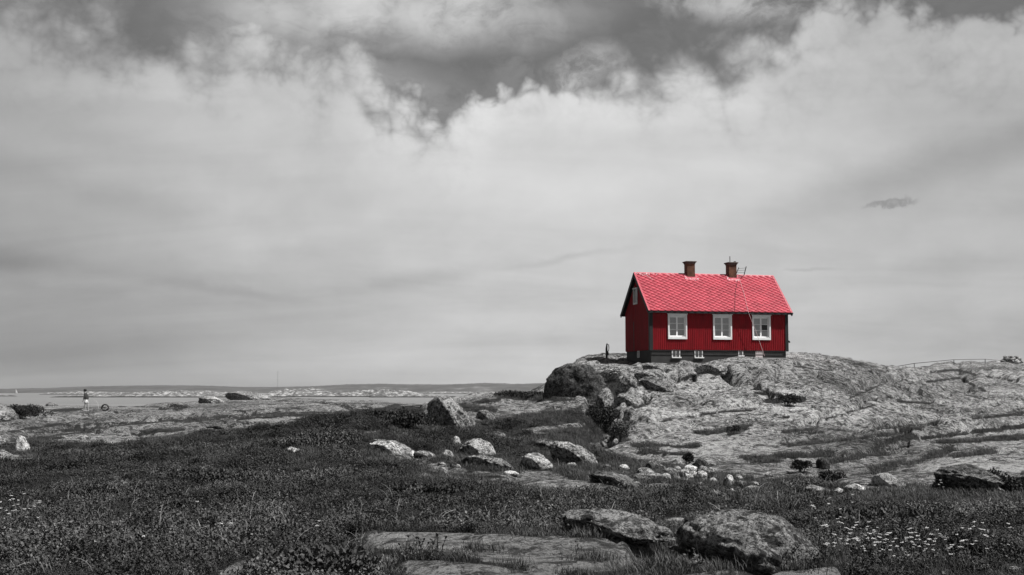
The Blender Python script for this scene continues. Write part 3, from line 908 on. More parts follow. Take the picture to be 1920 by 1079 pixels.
# ------------------------------------------------------------------ the house
M = {}
M['red'] = simple_mat('red_paint', (0.235, 0.003, 0.009), 0.6, 0.22, 1.4, 0.004, 0.25, (3, 3, 0.7))
M['tile'] = simple_mat('red_glazed_tile', (0.40, 0.055, 0.078), 0.42, 0.24, 1.1, 0.003, 0.5, rnd=0.13)
M['tar'] = simple_mat('black_tarred_board', (0.018, 0.020, 0.021), 0.6, 0.25, 3.0, 0.003, 0.3, (1, 1, 0.3))
M['grey_board'] = simple_mat('grey_barge_board', (0.05, 0.056, 0.055), 0.5, 0.2, 3.0, 0.002, 0.4)
M['white'] = simple_mat('white_window_paint', 0.80, 0.45, 0.05, 6.0, 0.001, 0.4)
M['base'] = simple_mat('dark_rendered_plinth', 0.048, 0.8, 0.2, 2.0, 0.006, 0.2)
M['sheet'] = simple_mat('painted_sheet_metal', (0.42, 0.06, 0.085), 0.4, 0.2, 6.0, 0.0, 0.5)
M['curtain'] = simple_mat('window_curtain', 0.52, 0.9, 0.10, 8.0, 0.003, 0.1, (6, 6, 0.6))
M['dark'] = simple_mat('dark_interior', 0.006, 0.9, 0.1)
M['iron'] = simple_mat('black_iron', 0.02, 0.5, 0.2, 8.0, 0.0, 0.5)
M['steel'] = simple_mat('galvanised_steel', 0.25, 0.4, 0.15, 8.0, 0.0, 0.5, metal=0.6)
M['pale_rope'] = simple_mat('pale_wire', (0.60, 0.45, 0.45), 0.6, 0.1)
M['mortar'] = simple_mat('old_mortar', (0.22, 0.19, 0.165), 0.9, 0.2, 10, 0.002)
M['brick'] = simple_mat('chimney_brick', (0.115, 0.055, 0.035), 0.85, 0.45, 4.0, 0.004, 0.2, rnd=0.1)
M['cap'] = simple_mat('chimney_cap_render', (0.10, 0.08, 0.07), 0.85, 0.3, 6.0, 0.004)
M['fleck'] = simple_mat('white_fleck', (0.85, 0.72, 0.74), 0.4, 0.1)
gl, gl_, glb = mat_new('window_glass')
glb.inputs['Base Color'].default_value = (0.9, 0.9, 0.9, 1)
tr = gl_.node('ShaderNodeBsdfTransparent')
tr.inputs[0].default_value = (0.96, 0.96, 0.96, 1)
gs_ = gl_.node('ShaderNodeBsdfGlossy')
gs_.inputs['Roughness'].default_value = 0.04
fr = gl_.node('ShaderNodeFresnel')
fr.inputs[0].default_value = 1.6
mx = gl_.node('ShaderNodeMixShader')
gl_.l.new(gl_.m('MULTIPLY', fr.outputs[0], 1.6, clamp=True), mx.inputs[0])
gl_.l.new(tr.outputs[0], mx.inputs[1])
gl_.l.new(gs_.outputs[0], mx.inputs[2])
go = [n for n in gl.node_tree.nodes if n.type == 'OUTPUT_MATERIAL'][0]
gl_.l.new(mx.outputs[0], go.inputs[0])
M['glass'] = gl

YAW = 0.241
HL, HW = 8.43, 4.37
ZW = 2.375                      # underside of the timber wall, above the eye; the house frame has z = 0 here
house = empty('red_house', (7.851, 72.625, EYE + ZW), YAW)
tag(house, 'small red wooden house with pink-red tiled roof and two brick chimneys on the rocks', 'house')
WT = 0.12                       # wall thickness
EZ = 2.17                       # height of the roof edge
OF, OG = 0.29, 0.21
RISE = 2.36
RZ = EZ + RISE                  # ridge
hh_ = HW / 2 + OF
slope = RISE / hh_
RL = math.hypot(hh_, RISE)
wins = [(1.13, 2.12, 0.70, 1.90), (3.885, 4.875, 0.70, 1.90), (6.315, 7.295, 0.70, 1.90)]


def wall_holes(mb, x0, x1, z0, z1, holes, y0, y1):
    """a wall slab in the x-z plane with rectangular openings"""
    xs = sorted({x0, x1, *[h[0] for h in holes], *[h[1] for h in holes]})
    for a, b in zip(xs, xs[1:]):
        hs = sorted([h for h in holes if h[0] < (a + b) / 2 < h[1]], key=lambda h: h[2])
        z = z0
        for h in hs:
            mb.box((a, y0, z), (b, y1, h[2]))
            z = h[3]
        mb.box((a, y0, z), (b, y1, z1))


# front wall, siding boards and battens
mb = MB()
wall_holes(mb, 0, HL, 0.0, EZ + .12, wins, 0.0, WT)
front = mb.build('wall', M['red'], house)
mb = MB()
n = 73
for i in range(n):
    a = 0.05 + (HL - 0.1) * i / n
    b = a + (HL - 0.1) / n
    m1 = a + (b - a) * .44
    zs = [(0.0 - .035, EZ + .05)]
    for w in wins:
        if a > w[0] - .13 and m1 < w[1] + .13:
            zs = [(-.035, w[2] - .12), (w[3] + .16, EZ + .05)]
        elif a < w[1] + .10 and m1 > w[0] - .10:
            zs = [(-.035, w[2] - .12), (w[3] + .16, EZ + .05)]
    for z0, z1 in zs:
        mb.box((a, -0.024, z0), (m1, 0.001, z1))
tag(mb.build('siding', M['red'], front, bevel=.004), kind='stuff')
for a in (0.0, HL):
    s = -1 if a == 0 else 1
    c = MB()
    x0, x1 = (-.045, .14) if s < 0 else (HL - .12, HL + .045)
    c.box((x0, -.055, -.05), (x1, -.034, EZ + .02))
    xs_ = (x0 - .022, x0 - .002) if s < 0 else (x1 + .002, x1 + .022)
    c.box((xs_[0], -.055, -.05), (xs_[1], .13, EZ + .02))
    c.build('corner_board', M['tar'], house)


# gable walls
def gable(x0, x1, name='wall'):
    poly = [(x0, WT + .002, 0), (x0, HW - .002, 0), (x0, HW - .002, EZ + .05), (x0, HW / 2, EZ + HW / 2 * slope + .05), (x0, WT + .002, EZ + .05 + WT * slope)]
    return MB().prism(poly, (x1 - x0, 0, 0)).build(name, M['red'], house)


gw = gable(0.0, WT)
gable(HL - WT, HL)
MB().box((WT, HW - WT, 0), (HL - WT, HW - .001, EZ + .1)).build('wall', M['red'], house)
mb = MB()
ng = 36
for i in range(ng):
    a = 0.14 + (HW - 0.28) * i / ng
    b = a + (HW - .28) / ng * .45
    top = EZ - .02 + (min(a, HW - b)) * slope
    if 1.98 < a < 2.78:
        if b < 2.78:
            mb.box((-.032, a, -.035), (.001, b, 2.72))
        if top > 3.68:
            mb.box((-.032, a, 3.68), (.001, b, top))
    else:
        mb.box((-.032, a, -.035), (.001, b, top))
tag(mb.build('siding', M['red'], gw, bevel=.004), kind='stuff')
# drip board and sill timber
MB().box((-.05, -.06, -.075), (HL + .05, -.036, -.04)).build('sill_board', M['tar'], house)

# plinth
PZ = -1.75
holes_b = [(1.30, 1.80, -.455, -.02), (2.68, 3.18, -.455, -.02), (5.37, 5.67, -.34, -.02), (6.45, 6.90, -.43, -.02)]
mb = MB()
wall_holes(mb, 0.06, HL - .06, PZ, -.0015, holes_b, .05, .25)
mb.box((.06, .252, PZ), (.26, HW - .05, -.0015))
mb.box((HL - .26, .252, PZ), (HL - .06, HW - .05, -.0015))
mb.box((.262, HW - .25, PZ), (HL - .262, HW - .05, -.0015))
mb.build('plinth', M['base'], house)
MB().box((HL - 2.2, -.02, -.50), (HL - .02, .048, -.452)).build('plinth_ledge', simple_mat('pale_concrete', .45, .8), house)


# windows
def sash_window(x0, x1, z0, z1, dark_pane=None):
    wn = MB()
    cw = .085
    y0, y1 = -.075, -.034
    wn.box((x0 - cw, y0, z0 - .0), (x0, y1, z1))
    wn.box((x1, y0, z0 - .0), (x1 + cw, y1, z1))
    wn.box((x0 - cw, y0, z0 - .115), (x1 + cw, y1, z0 - .001))
    wn.box((x0 - cw, y0, z1 + .001), (x1 + cw, y1, z1 + .11))
    w = wn.build('window', M['white'], house, bevel=.004)
    MB().box((x0 - cw - .04, -.10, z1 + .112), (x1 + cw + .04, -.036, z1 + .15)).build('header_board', M['white'], w)
    # lining boards of the reveal
    lin = MB()
    lin.box((x0, -.034, z0), (x0 + .018, .10, z1))
    lin.box((x1 - .018, -.034, z0), (x1, .10, z1))
    lin.box((x0 + .02, -.034, z1 - .018), (x1 - .02, .10, z1))
    lin.box((x0 + .02, -.060, z0), (x1 - .02, .10, z0 + .035))
    lin.build('reveal', M['white'], w)
    xm = (x0 + x1) / 2
    fy0, fy1 = .045, .080
    for k, (a, b) in enumerate(((x0 + .02, xm - .001), (xm + .001, x1 - .02))):
        s = MB()
        bt = .048
        zb, zt = z0 + .036, z1 - .02
        s.box((a, fy0, zb), (a + bt, fy1, zt))
        s.box((b - bt, fy0, zb), (b, fy1, zt))
        s.box((a + bt, fy0, zb), (b - bt, fy1, zb + bt + .015))
        s.box((a + bt, fy0, zt - bt), (b - bt, fy1, zt))
        s.build('sash', M['white'], w)
        zi0, zi1 = zb + bt + .015, zt - bt
        h = (zi1 - zi0) / 3
        for r in (1, 2):
            MB().box((a + bt, fy0 + .004, zi0 + h * r - .014), (b - bt, fy1 - .004, zi0 + h * r + .014)).build('muntin', M['white'], w)
        for r in range(3):
            za, zc = zi0 + h * r + (.0145 if r else .001), zi0 + h * (r + 1) - (.0145 if r < 2 else .001)
            if dark_pane == (k, r):
                tag(MB().box((a + bt + .001, fy0 + .012, za), (b - bt - .001, fy0 + .018, zc)).build('pane', M['glass_dark'], w), 'black pane with nothing behind it')
            else:
                MB().box((a + bt + .001, fy0 + .012, za), (b - bt - .001, fy0 + .018, zc)).build('pane', M['glass'], w)
    cu_ = MB()
    for k, (a, b) in enumerate(((x0 + .025, xm), (xm, x1 - .025))):
        if dark_pane and dark_pane[0] == k:
            zi = z0 + (z1 - z0) / 3
            cu_.box((a, .105, z0 + .04), (b, .112, zi))
            cu_.box((a, .105, z0 + (z1 - z0) * .64), (b, .112, z1 - .02))
        else:
            cu_.box((a, .105, z0 + .04), (b, .112, z1 - .02))
    cu_.build('curtain', M['curtain'], w)
    return w


M['glass_dark'] = simple_mat('dark_glass', 0.004, 0.15, 0.05, 2, 0, 0.4)
sash_window(*wins[0])
sash_window(*wins[1])
sash_window(*wins[2], dark_pane=(1, 1))


def cellar_window(x0, x1, z0, z1, two=True):
    w_ = MB()
    c = .05
    w_.box((x0, .025, z0), (x0 + c, .12, z1))
    w_.box((x1 - c, .025, z0), (x1, .12, z1))
    w_.box((x0 + c, .025, z1 - c), (x1 - c, .12, z1))
    w_.box((x0 + c, .025, z0), (x1 - c, .12, z0 + c * .6))
    if two:
        xm = (x0 + x1) / 2
        w_.box((xm - .013, .03, z0 + c * .6), (xm + .013, .115, z1 - c))
    w = w_.build('cellar_window', M['white'], house)
    MB().box((x0 - .01, -.03, z0 - .035), (x1 + .06, .048, z0 + .03)).build('sill', M['white'], w)
    MB().box((x0 + c, .07, z0 + .04), (x1 - c, .076, z1 - c)).build('pane', M['glass'], w)
    MB().box((x0 + c, .125, z0), (x1 - c, .13, z1)).build('blind', simple_mat('cellar_blind', 0.25, .9), w)


cellar_window(*holes_b[0])
cellar_window(*holes_b[1])
cellar_window(*holes_b[2], two=False)
mb = MB()
x0, x1, z0, z1 = holes_b[3]
for i in range(5):
    a = x0 + (x1 - x0) * i / 5
    mb.box((a + .002, .03, z0), (x0 + (x1 - x0) * (i + 1) / 5 - .004, .06, z1))
tag(mb.build('hatch', simple_mat('pale_hatch', (.62, .56, .56), .6, .1), house), 'pale board hatch in the plinth')

# gable window, narrow cellar light, downpipe
gwn = MB()
gwn.box((-.075, 2.02, 2.80), (-.034, 2.12, 3.60))
gwn.box((-.075, 2.62, 2.80), (-.034, 2.72, 3.60))
gwn.box((-.075, 2.02, 2.70), (-.034, 2.72, 2.799))
gwn.box((-.10, 1.98, 3.601), (-.034, 2.76, 3.68))
gwo = gwn.build('window', simple_mat('weathered_white_paint', .5, .6), house)
MB().box((-.05, 2.121, 2.80), (-.04, 2.619, 3.60)).build('pane', simple_mat('gable_glass', .03, .1, .05, 2, 0, .6), gwo)  # flat dark pane in one even tone
MB().box((-.06, 2.34, 2.80), (-.051, 2.40, 3.60)).build('mullion', simple_mat('white_mullion', .5, .6), gwo)
w = MB().box((.02, 2.02, -.42), (.058, 2.34, -.02)).build('cellar_window', M['white'], house)
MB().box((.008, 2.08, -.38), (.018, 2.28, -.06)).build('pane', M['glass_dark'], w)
MB().tube([(-.06, 2.66, 1.70), (-.06, 2.66, -.05)], .018, 8).build('conduit', simple_mat('grey_conduit', .10, .5), house)
bxr = MB().box((HL + .05, .02, .42), (HL + .10, .10, .62))
bxr.add([(HL + .10, -.02, .44), (HL + .22, .02, .42), (HL + .22, .10, .46), (HL + .10, .14, .50), (HL + .10, -.02, .58), (HL + .20, .02, .54), (HL + .20, .10, .56), (HL + .10, .14, .60)],
        [(0, 3, 2, 1), (4, 5, 6, 7), (0, 1, 5, 4), (1, 2, 6, 5), (2, 3, 7, 6), (3, 0, 4, 7)])
bxr.build('wall_lantern', M['iron'], house, bevel=.01)

# roof: decks, tiles, barge boards, ridge
yf, ym, yb = -OF, HW / 2, HW + OF


def rp(x, r, up=0.0, back=False):
    """point on the roof slope: r metres up from the eave, up metres above the deck"""
    c, s = hh_ / RL, RISE / RL
    y = yf + r * c - up * s
    z = EZ + r * s + up * c
    return Vector((x, (2 * ym - y) if back else y, z))


mb = MB()
for back in (False, True):
    q = [rp(-OG + .03, 0, -.09, back), rp(-OG + .03, RL, -.09, back), rp(-OG + .03, RL - .0, 0, back), rp(-OG + .03, 0, 0, back)]
    mb.prism(q, (HL + 2 * OG - .06, 0, 0))
roof = mb.build('roof', M['tar'], house)
soff = MB().box((-OG + .03, yf - .022, EZ - .11), (HL + OG - .03, yf - .002, EZ + .005)).build('fascia', M['tar'], roof)
for x0, x1 in ((-OG - .005, -OG + .028), (HL + OG - .028, HL + OG + .005)):
    for back in (False, True):
        q = [rp(x0, -.03, -.17, back), rp(x0, RL + (.00), -.17, back), rp(x0, RL + .0, .045, back), rp(x0, -.03, .045, back)]
        bb = MB().prism(q, (x1 - x0, 0, 0)).build('barge_board', M['tar'] if x0 < 0 else M['grey_board'], roof)
        if not back:
            xa, xb = (x0 - .008, x1 + .05) if x0 < 0 else (x0 - .07, x1 + .01)
            q = [rp(xa, -.04, .047, back), rp(xa, RL, .047, back), rp(xa, RL, .062, back), rp(xa, -.04, .062, back)]
            MB().prism(q, (xb - xa, 0, 0)).build('verge_strip', M['sheet'] if x0 < 0 else M['sheet'], roof)
# wide grey board on the outside of the right gable
q = [rp(HL + OG + .006, -.05, -.20), rp(HL + OG + .006, RL, -.20), rp(HL + OG + .006, RL, .02), rp(HL + OG + .006, -.05, .02)]
MB().prism(q, (.05, 0, 0)).build('barge_board', M['grey_board'], roof)

TW = (HL + 2 * OG) / 21.5
TE = RL / 23.0
x_lo, x_hi = -OG + .035, HL + OG - .035


def tile_mesh(clip=None):
    """diamond tile in roof coordinates (x, r, up), its lower edges standing proud"""
    w, h = TW / 2 * .97, TE * 1.02
    t = .048
    P_ = [(-w, 0, t * .75), (0, -h, t * 1.45), (w, 0, t * .75), (0, h * 1.15, .006), (0, -h * .15, t * 1.25)]
    L_ = [(-w, 0, .004), (0, -h, .010), (w, 0, .004)]
    return P_ + L_, [(0, 1, 4), (1, 2, 4), (2, 3, 4), (3, 0, 4), (0, 5, 6, 1), (1, 6, 7, 2)]


def place_tile(cx, cr, back=False, jit=0.0):
    vs, fs = tile_mesh()
    o = []
    for x, r, u in vs:
        X_ = min(max(cx + x, x_lo), x_hi)
        R_ = min(max(cr + r, -.035), RL - .01)
        o.append(rp(X_, R_, u + .003 + jit * x, back))
    return o, fs


slots = []
for row in range(24):
    off = 0.5 if row % 2 else 0.0
    for k in range(23):
        cx = -OG + (k + off) * TW
        if cx < x_lo - TW * .2 or cx > x_hi + TW * .2:
            continue
        slots.append((cx, row * TE))
rng = random.Random(5)
ch_x = (3.29, 5.94)
cosY, sinY = math.cos(YAW), math.sin(YAW)


def to_eye(p):
    return math.hypot(7.851 + p.x * cosY - p.y * sinY, 72.625 + p.x * sinY + p.y * cosY)


slots.sort(key=lambda s: to_eye(rp(s[0], s[1])) - (0 if x_lo + .1 < s[0] < x_hi - .1 else -3))
rest = MB()
master = {}
n_ind = 0
for cx, cr in slots:
    inner = x_lo + TW / 2 < cx < x_hi - TW / 2 and TE * 1.1 < cr < RL - TE * 1.3
    if n_ind < 300:
        n_ind += 1
        if inner:
            if 'm' not in master:
                o_, f_ = place_tile(0.0, 0.0)
                vs, fs = tile_mesh()
                b_ = MB()
                c0 = rp(0, 0)
                b_.add([rp(x, r, u + .003) - c0 for x, r, u in vs], fs)
                master['m'] = b_.mesh('roof_tile', False)
                master['m'].materials.append(M['tile'])
            t_ = link('roof_tile', master['m'], M['tile'], roof)
            t_.location = rp(cx, cr)
            t_.rotation_euler = (rng.uniform(-.012, .012), rng.uniform(-.012, .012), 0)
        else:
            o_, f_ = place_tile(cx, cr)
            b_ = MB()
            b_.add(o_, f_)
            link('roof_tile', b_.mesh('roof_tile', False), M['tile'], roof)
    else:
        o_, f_ = place_tile(cx, cr, False, rng.uniform(-.02, .02))
        rest.add(o_, f_)
for cx, cr in slots:
    o_, f_ = place_tile(cx, cr, True)
    rest.add(o_, [tuple(reversed(q)) for q in f_])
rme = rest.mesh('roof_tile', False)
tag(link('roof_tile', rme, M['tile'], roof), kind='stuff')

q = [(x_lo, ym - .10, RZ - .055), (x_lo, ym, RZ + .060), (x_lo, ym + .10, RZ - .055), (x_lo, ym + .09, RZ - .075), (x_lo, ym, RZ + .042), (x_lo, ym - .09, RZ - .075)]
MB().prism(q, (x_hi - x_lo, 0, 0)).build('ridge_cap', M['sheet'], roof)
# small raised white flecks along the ridge and round the chimneys
rng = random.Random(11)
fl = MB()


def fleck(x, r, w, h):
    a = rng.uniform(-.4, .4)
    q = [(x + w * math.cos(t + a) * rng.uniform(.5, 1), r + h * math.sin(t + a) * rng.uniform(.4, 1)) for t in (0, .9, 2.0, 3.1, 4.1, 5.2)]
    p = [rp(u, min(v_, RL - .03), .058) for u, v_ in q]
    fl.prism(p, rp(0, 0, .004) - rp(0, 0, 0))


for _ in range(34):
    fleck(x_lo + .05 + abs(rng.gauss(0, .7)), RL - .05 - abs(rng.gauss(0, .10)), rng.uniform(.01, .04), rng.uniform(.01, .04))
for i in range(16):
    fleck(x_lo + .62 + i * .022 + rng.gauss(0, .006), RL - .12 - i * .034, .014, .025)
for _ in range(26):
    fleck(rng.uniform(x_lo, x_hi), RL - .04 - abs(rng.gauss(0, .05)), rng.uniform(.01, .045), rng.uniform(.008, .02))
for cx in ch_x:
    for _ in range(34):
        fleck(cx + rng.uniform(-.42, .42), RL - .46 - abs(rng.gauss(0, .06)), rng.uniform(.015, .05), rng.uniform(.01, .025))
    for _ in range(8):
        fleck(cx - .36 + rng.gauss(0, .03), RL - .30 + rng.gauss(0, .08), .02, .04)
fl.build('white_flecks', M['fleck'], roof)


# chimneys
def chimney(cx, lean_cap):
    w, d = .24, .25
    zb, zt = RZ - .75, RZ + .60
    y0, y1 = ym - d, ym + d
    core = MB().box((cx - w + .008, y0 + .008, zb), (cx + w - .008, y1 - .008, zt + .02))
    c = core.build('chimney', M['mortar'], roof)
    rr = random.Random(int(cx * 10))
    br = MB()
    courses = 18
    hgt = (zt - zb) / courses
    for k in range(courses):
        z0, z1 = zb + k * hgt + .006, zb + (k + 1) * hgt - .004
        o = .12 if k % 2 else 0
        for face in range(4):
            L_ = 2 * (w if face in (0, 2) else d)
            a = -L_ / 2 + .001
            first = True
            while a < L_ / 2 - .02:
                b = min(a + (.12 if (first and o) else .235), L_ / 2 - .001)
                first = False
                p = rr.uniform(0, .004)
                if face == 0: br.box((cx + a, y0 - p, z0), (cx + b - .008, y0 + .009, z1))
                if face == 2: br.box((cx + a, y1 - .009, z0), (cx + b - .008, y1 + p, z1))
                if face == 1: br.box((cx + w - .009, ym + a, z0), (cx + w + p, ym + b - .008, z1))
                if face == 3: br.box((cx - w - p, ym + a, z0), (cx - w + .009, ym + b - .008, z1))
                a = b
    tag(br.build('brick', M['brick'], c), kind='stuff')
    cap = MB()
    for i, (g_, h0, h1) in enumerate(((.025, .001, .06), (.055, .061, .10), (.085, .101, .16))):
        cap.box((cx - w - g_, y0 - g_, zt + h0), (cx + w + g_, y1 + g_, zt + h1))
    cap.build('chimney_cap', M['cap'], c, bevel=.012)
    MB().box((cx - .12, ym - .12, zt + .161), (cx + .12, ym + .12, zt + .18)).build('flue', M['dark'], c)
    # lead skirt dressed over the tiles
    sk = MB()
    q = [rp(cx - .42, RL - .62, .050), rp(cx + .42, RL - .62, .050), rp(cx + .42, RL - .02, .050), rp(cx - .42, RL - .02, .050)]
    sk.prism(q, rp(0, 0, .006) - rp(0, 0, 0))
    sk.build('flashing', M['sheet'], c)
    sk = MB().box((cx - w - .015, y0 - .02, RZ - .52), (cx + w + .015, y0 - .012, RZ - .16))
    sk.box((cx + w + .006, y0, RZ - .5), (cx + w + .012, y1, RZ + .02))
    sk.build('collar', simple_mat('dark_red_lead', (.22, .02, .035), .5), c)
    return c, zt


c1, zt = chimney(ch_x[0], 0)
c2, zt = chimney(ch_x[1], 0)
MB().tube([(ch_x[1] - .14, ym - .16, zt + .15), (ch_x[1] - .14, ym - .16, zt + .52)], .028, 8).build('vent_pipe', M['steel'], c2)
mb = MB()
mb.box((ch_x[1] + .10, ym - .2, zt + .152), (ch_x[1] + .24, ym - .02, zt + .19))
mb.box((ch_x[1] + .2, ym - .1, zt + .152), (ch_x[1] + .27, ym + .08, zt + .24))
mb.build('loose_brick', M['cap'], c2)
# sweep's ladder beside the right chimney
lad = MB()
xa = ch_x[1] + .24 + .06
lad.tube([(xa, ym + .02, RZ + .02), (xa + .20, ym + .02, RZ + .48)], .022, 6)
lad.tube([(xa + .38, ym - .3, RZ - .04), (xa + .54, ym - .3, RZ + .52)], .026, 6)
lad.tube([(xa + .38, ym - .3, RZ - .04), (xa, ym - .3, RZ - .10)], .02, 6)
for k in (.35, .6, .85):
    lad.tube([(xa + .20 * k + .0, ym + .02, RZ + .48 * k), (xa + .38 + .16 * k, ym - .3, RZ - .04 + .56 * k)], .008, 5)
lad.build('roof_ladder', M['iron'], roof)
MB().tube([rp(6.15, RL - .55, .09), rp(5.62, RL * .5, .085), rp(5.03, .0, .09)], .010, 5).build('lightning_cable', simple_mat('dark_red_cable', (.08, .01, .015), .6), roof)
# pale stay wire from the eave to the rock
p0 = rp(5.85, -.05, .06)
MB().tube([rp(6.30, RL - .45, .09), rp(6.12, RL * .45, .085), p0], .008, 5).build('stay_wire', M['pale_rope'], roof)
MB().tube([p0, Vector((6.30, -.36, 1.1)), Vector((6.78, -.45, -.36))], .011, 5).build('stay_wire', M['pale_rope'], house)

# ------------------------------------------------------------------ boulders and loose rocks
bmr, b_, bb_ = mat_new('boulder_granite')
btc = b_.node('ShaderNodeTexCoord')
boi = b_.node('ShaderNodeObjectInfo')
bvec = b_.v('ADD', btc.outputs['Object'], b_.v('SCALE', (13.0, 7.0, 3.0), scale=boi.outputs['Random']))
bc, bh = rock_nodes(b_, b_.v('SCALE', bvec, scale=1.9), 1.0, 1.5)
bt = b_.smooth(boi.outputs['Random'], 0, 1, .85, 1.25)
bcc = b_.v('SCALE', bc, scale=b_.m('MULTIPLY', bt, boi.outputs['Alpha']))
b_.l.new(bcc, bb_.inputs['Base Color'])
bb_.inputs['Roughness'].default_value = .85
bb_.inputs['Specular IOR Level'].default_value = .25
bbp = b_.node('ShaderNodeBump')
bbp.inputs['Strength'].default_value = 1.0
bbp.inputs['Distance'].default_value = .06
b_.l.new(bh, bbp.inputs['Height'])
b_.l.new(bbp.outputs[0], bb_.inputs['Normal'])


def rock_mesh(name, w, d, h, seed, sub, flat=.35, cuts=5, rough=.16, cutd=.72, shear=0.0, fit=None, face=None):
    bm = bmesh.new()
    bmesh.ops.create_icosphere(bm, subdivisions=sub, radius=1.0)
    r = random.Random(seed)
    planes = []
    for _ in range(cuts):
        t = r.uniform(0, 2 * math.pi)
        e = r.uniform(-.1, .9)
        planes.append((Vector((math.cos(t) * math.cos(e), math.sin(t) * math.cos(e), math.sin(e))), r.uniform(cutd, .95)))
    if face:
        planes.append((Vector(face[:3]).normalized(), face[3]))
    off = Vector((seed * 3.7, seed * 1.3, seed * .7))
    for v in bm.verts:
        p = v.co.copy()
        for nrm, dd in planes:
            s = p.dot(nrm) - dd
            if s > 0:
                p -= nrm * s * .92
        n1 = mnoise.fractal(p * 1.3 + off, 1.0, 2.1, 3)
        n2 = mnoise.fractal(p * 4.5 + off, .8, 2.1, 5) if sub > 3 else 0
        p *= 1 + rough * n1 + rough * .42 * n2
        if p.z < -flat:
            p.z = -flat + (p.z + flat) * .2
        sx = p.x + shear * p.z - abs(shear) * .25 * (1 if shear > 0 else -1)
        v.co = Vector((sx * w / 2 / (1 + abs(shear) * .25), p.y * d / 2, p.z * h * (1 - .10 * shear * p.x)))
    if fit:
        zt_, w_ = fit
        zm = max(v.co.z for v in bm.verts)
        xs_ = [v.co.x for v in bm.verts]
        x0_, x1_ = min(xs_), max(xs_)
        for v in bm.verts:
            v.co.z *= zt_ / zm
            v.co.x = (v.co.x - (x0_ + x1_) / 2) * w_ / (x1_ - x0_)
    me = bpy.data.meshes.new(name)
    bm.to_mesh(me)
    bm.free()
    me.shade_smooth()
    return me


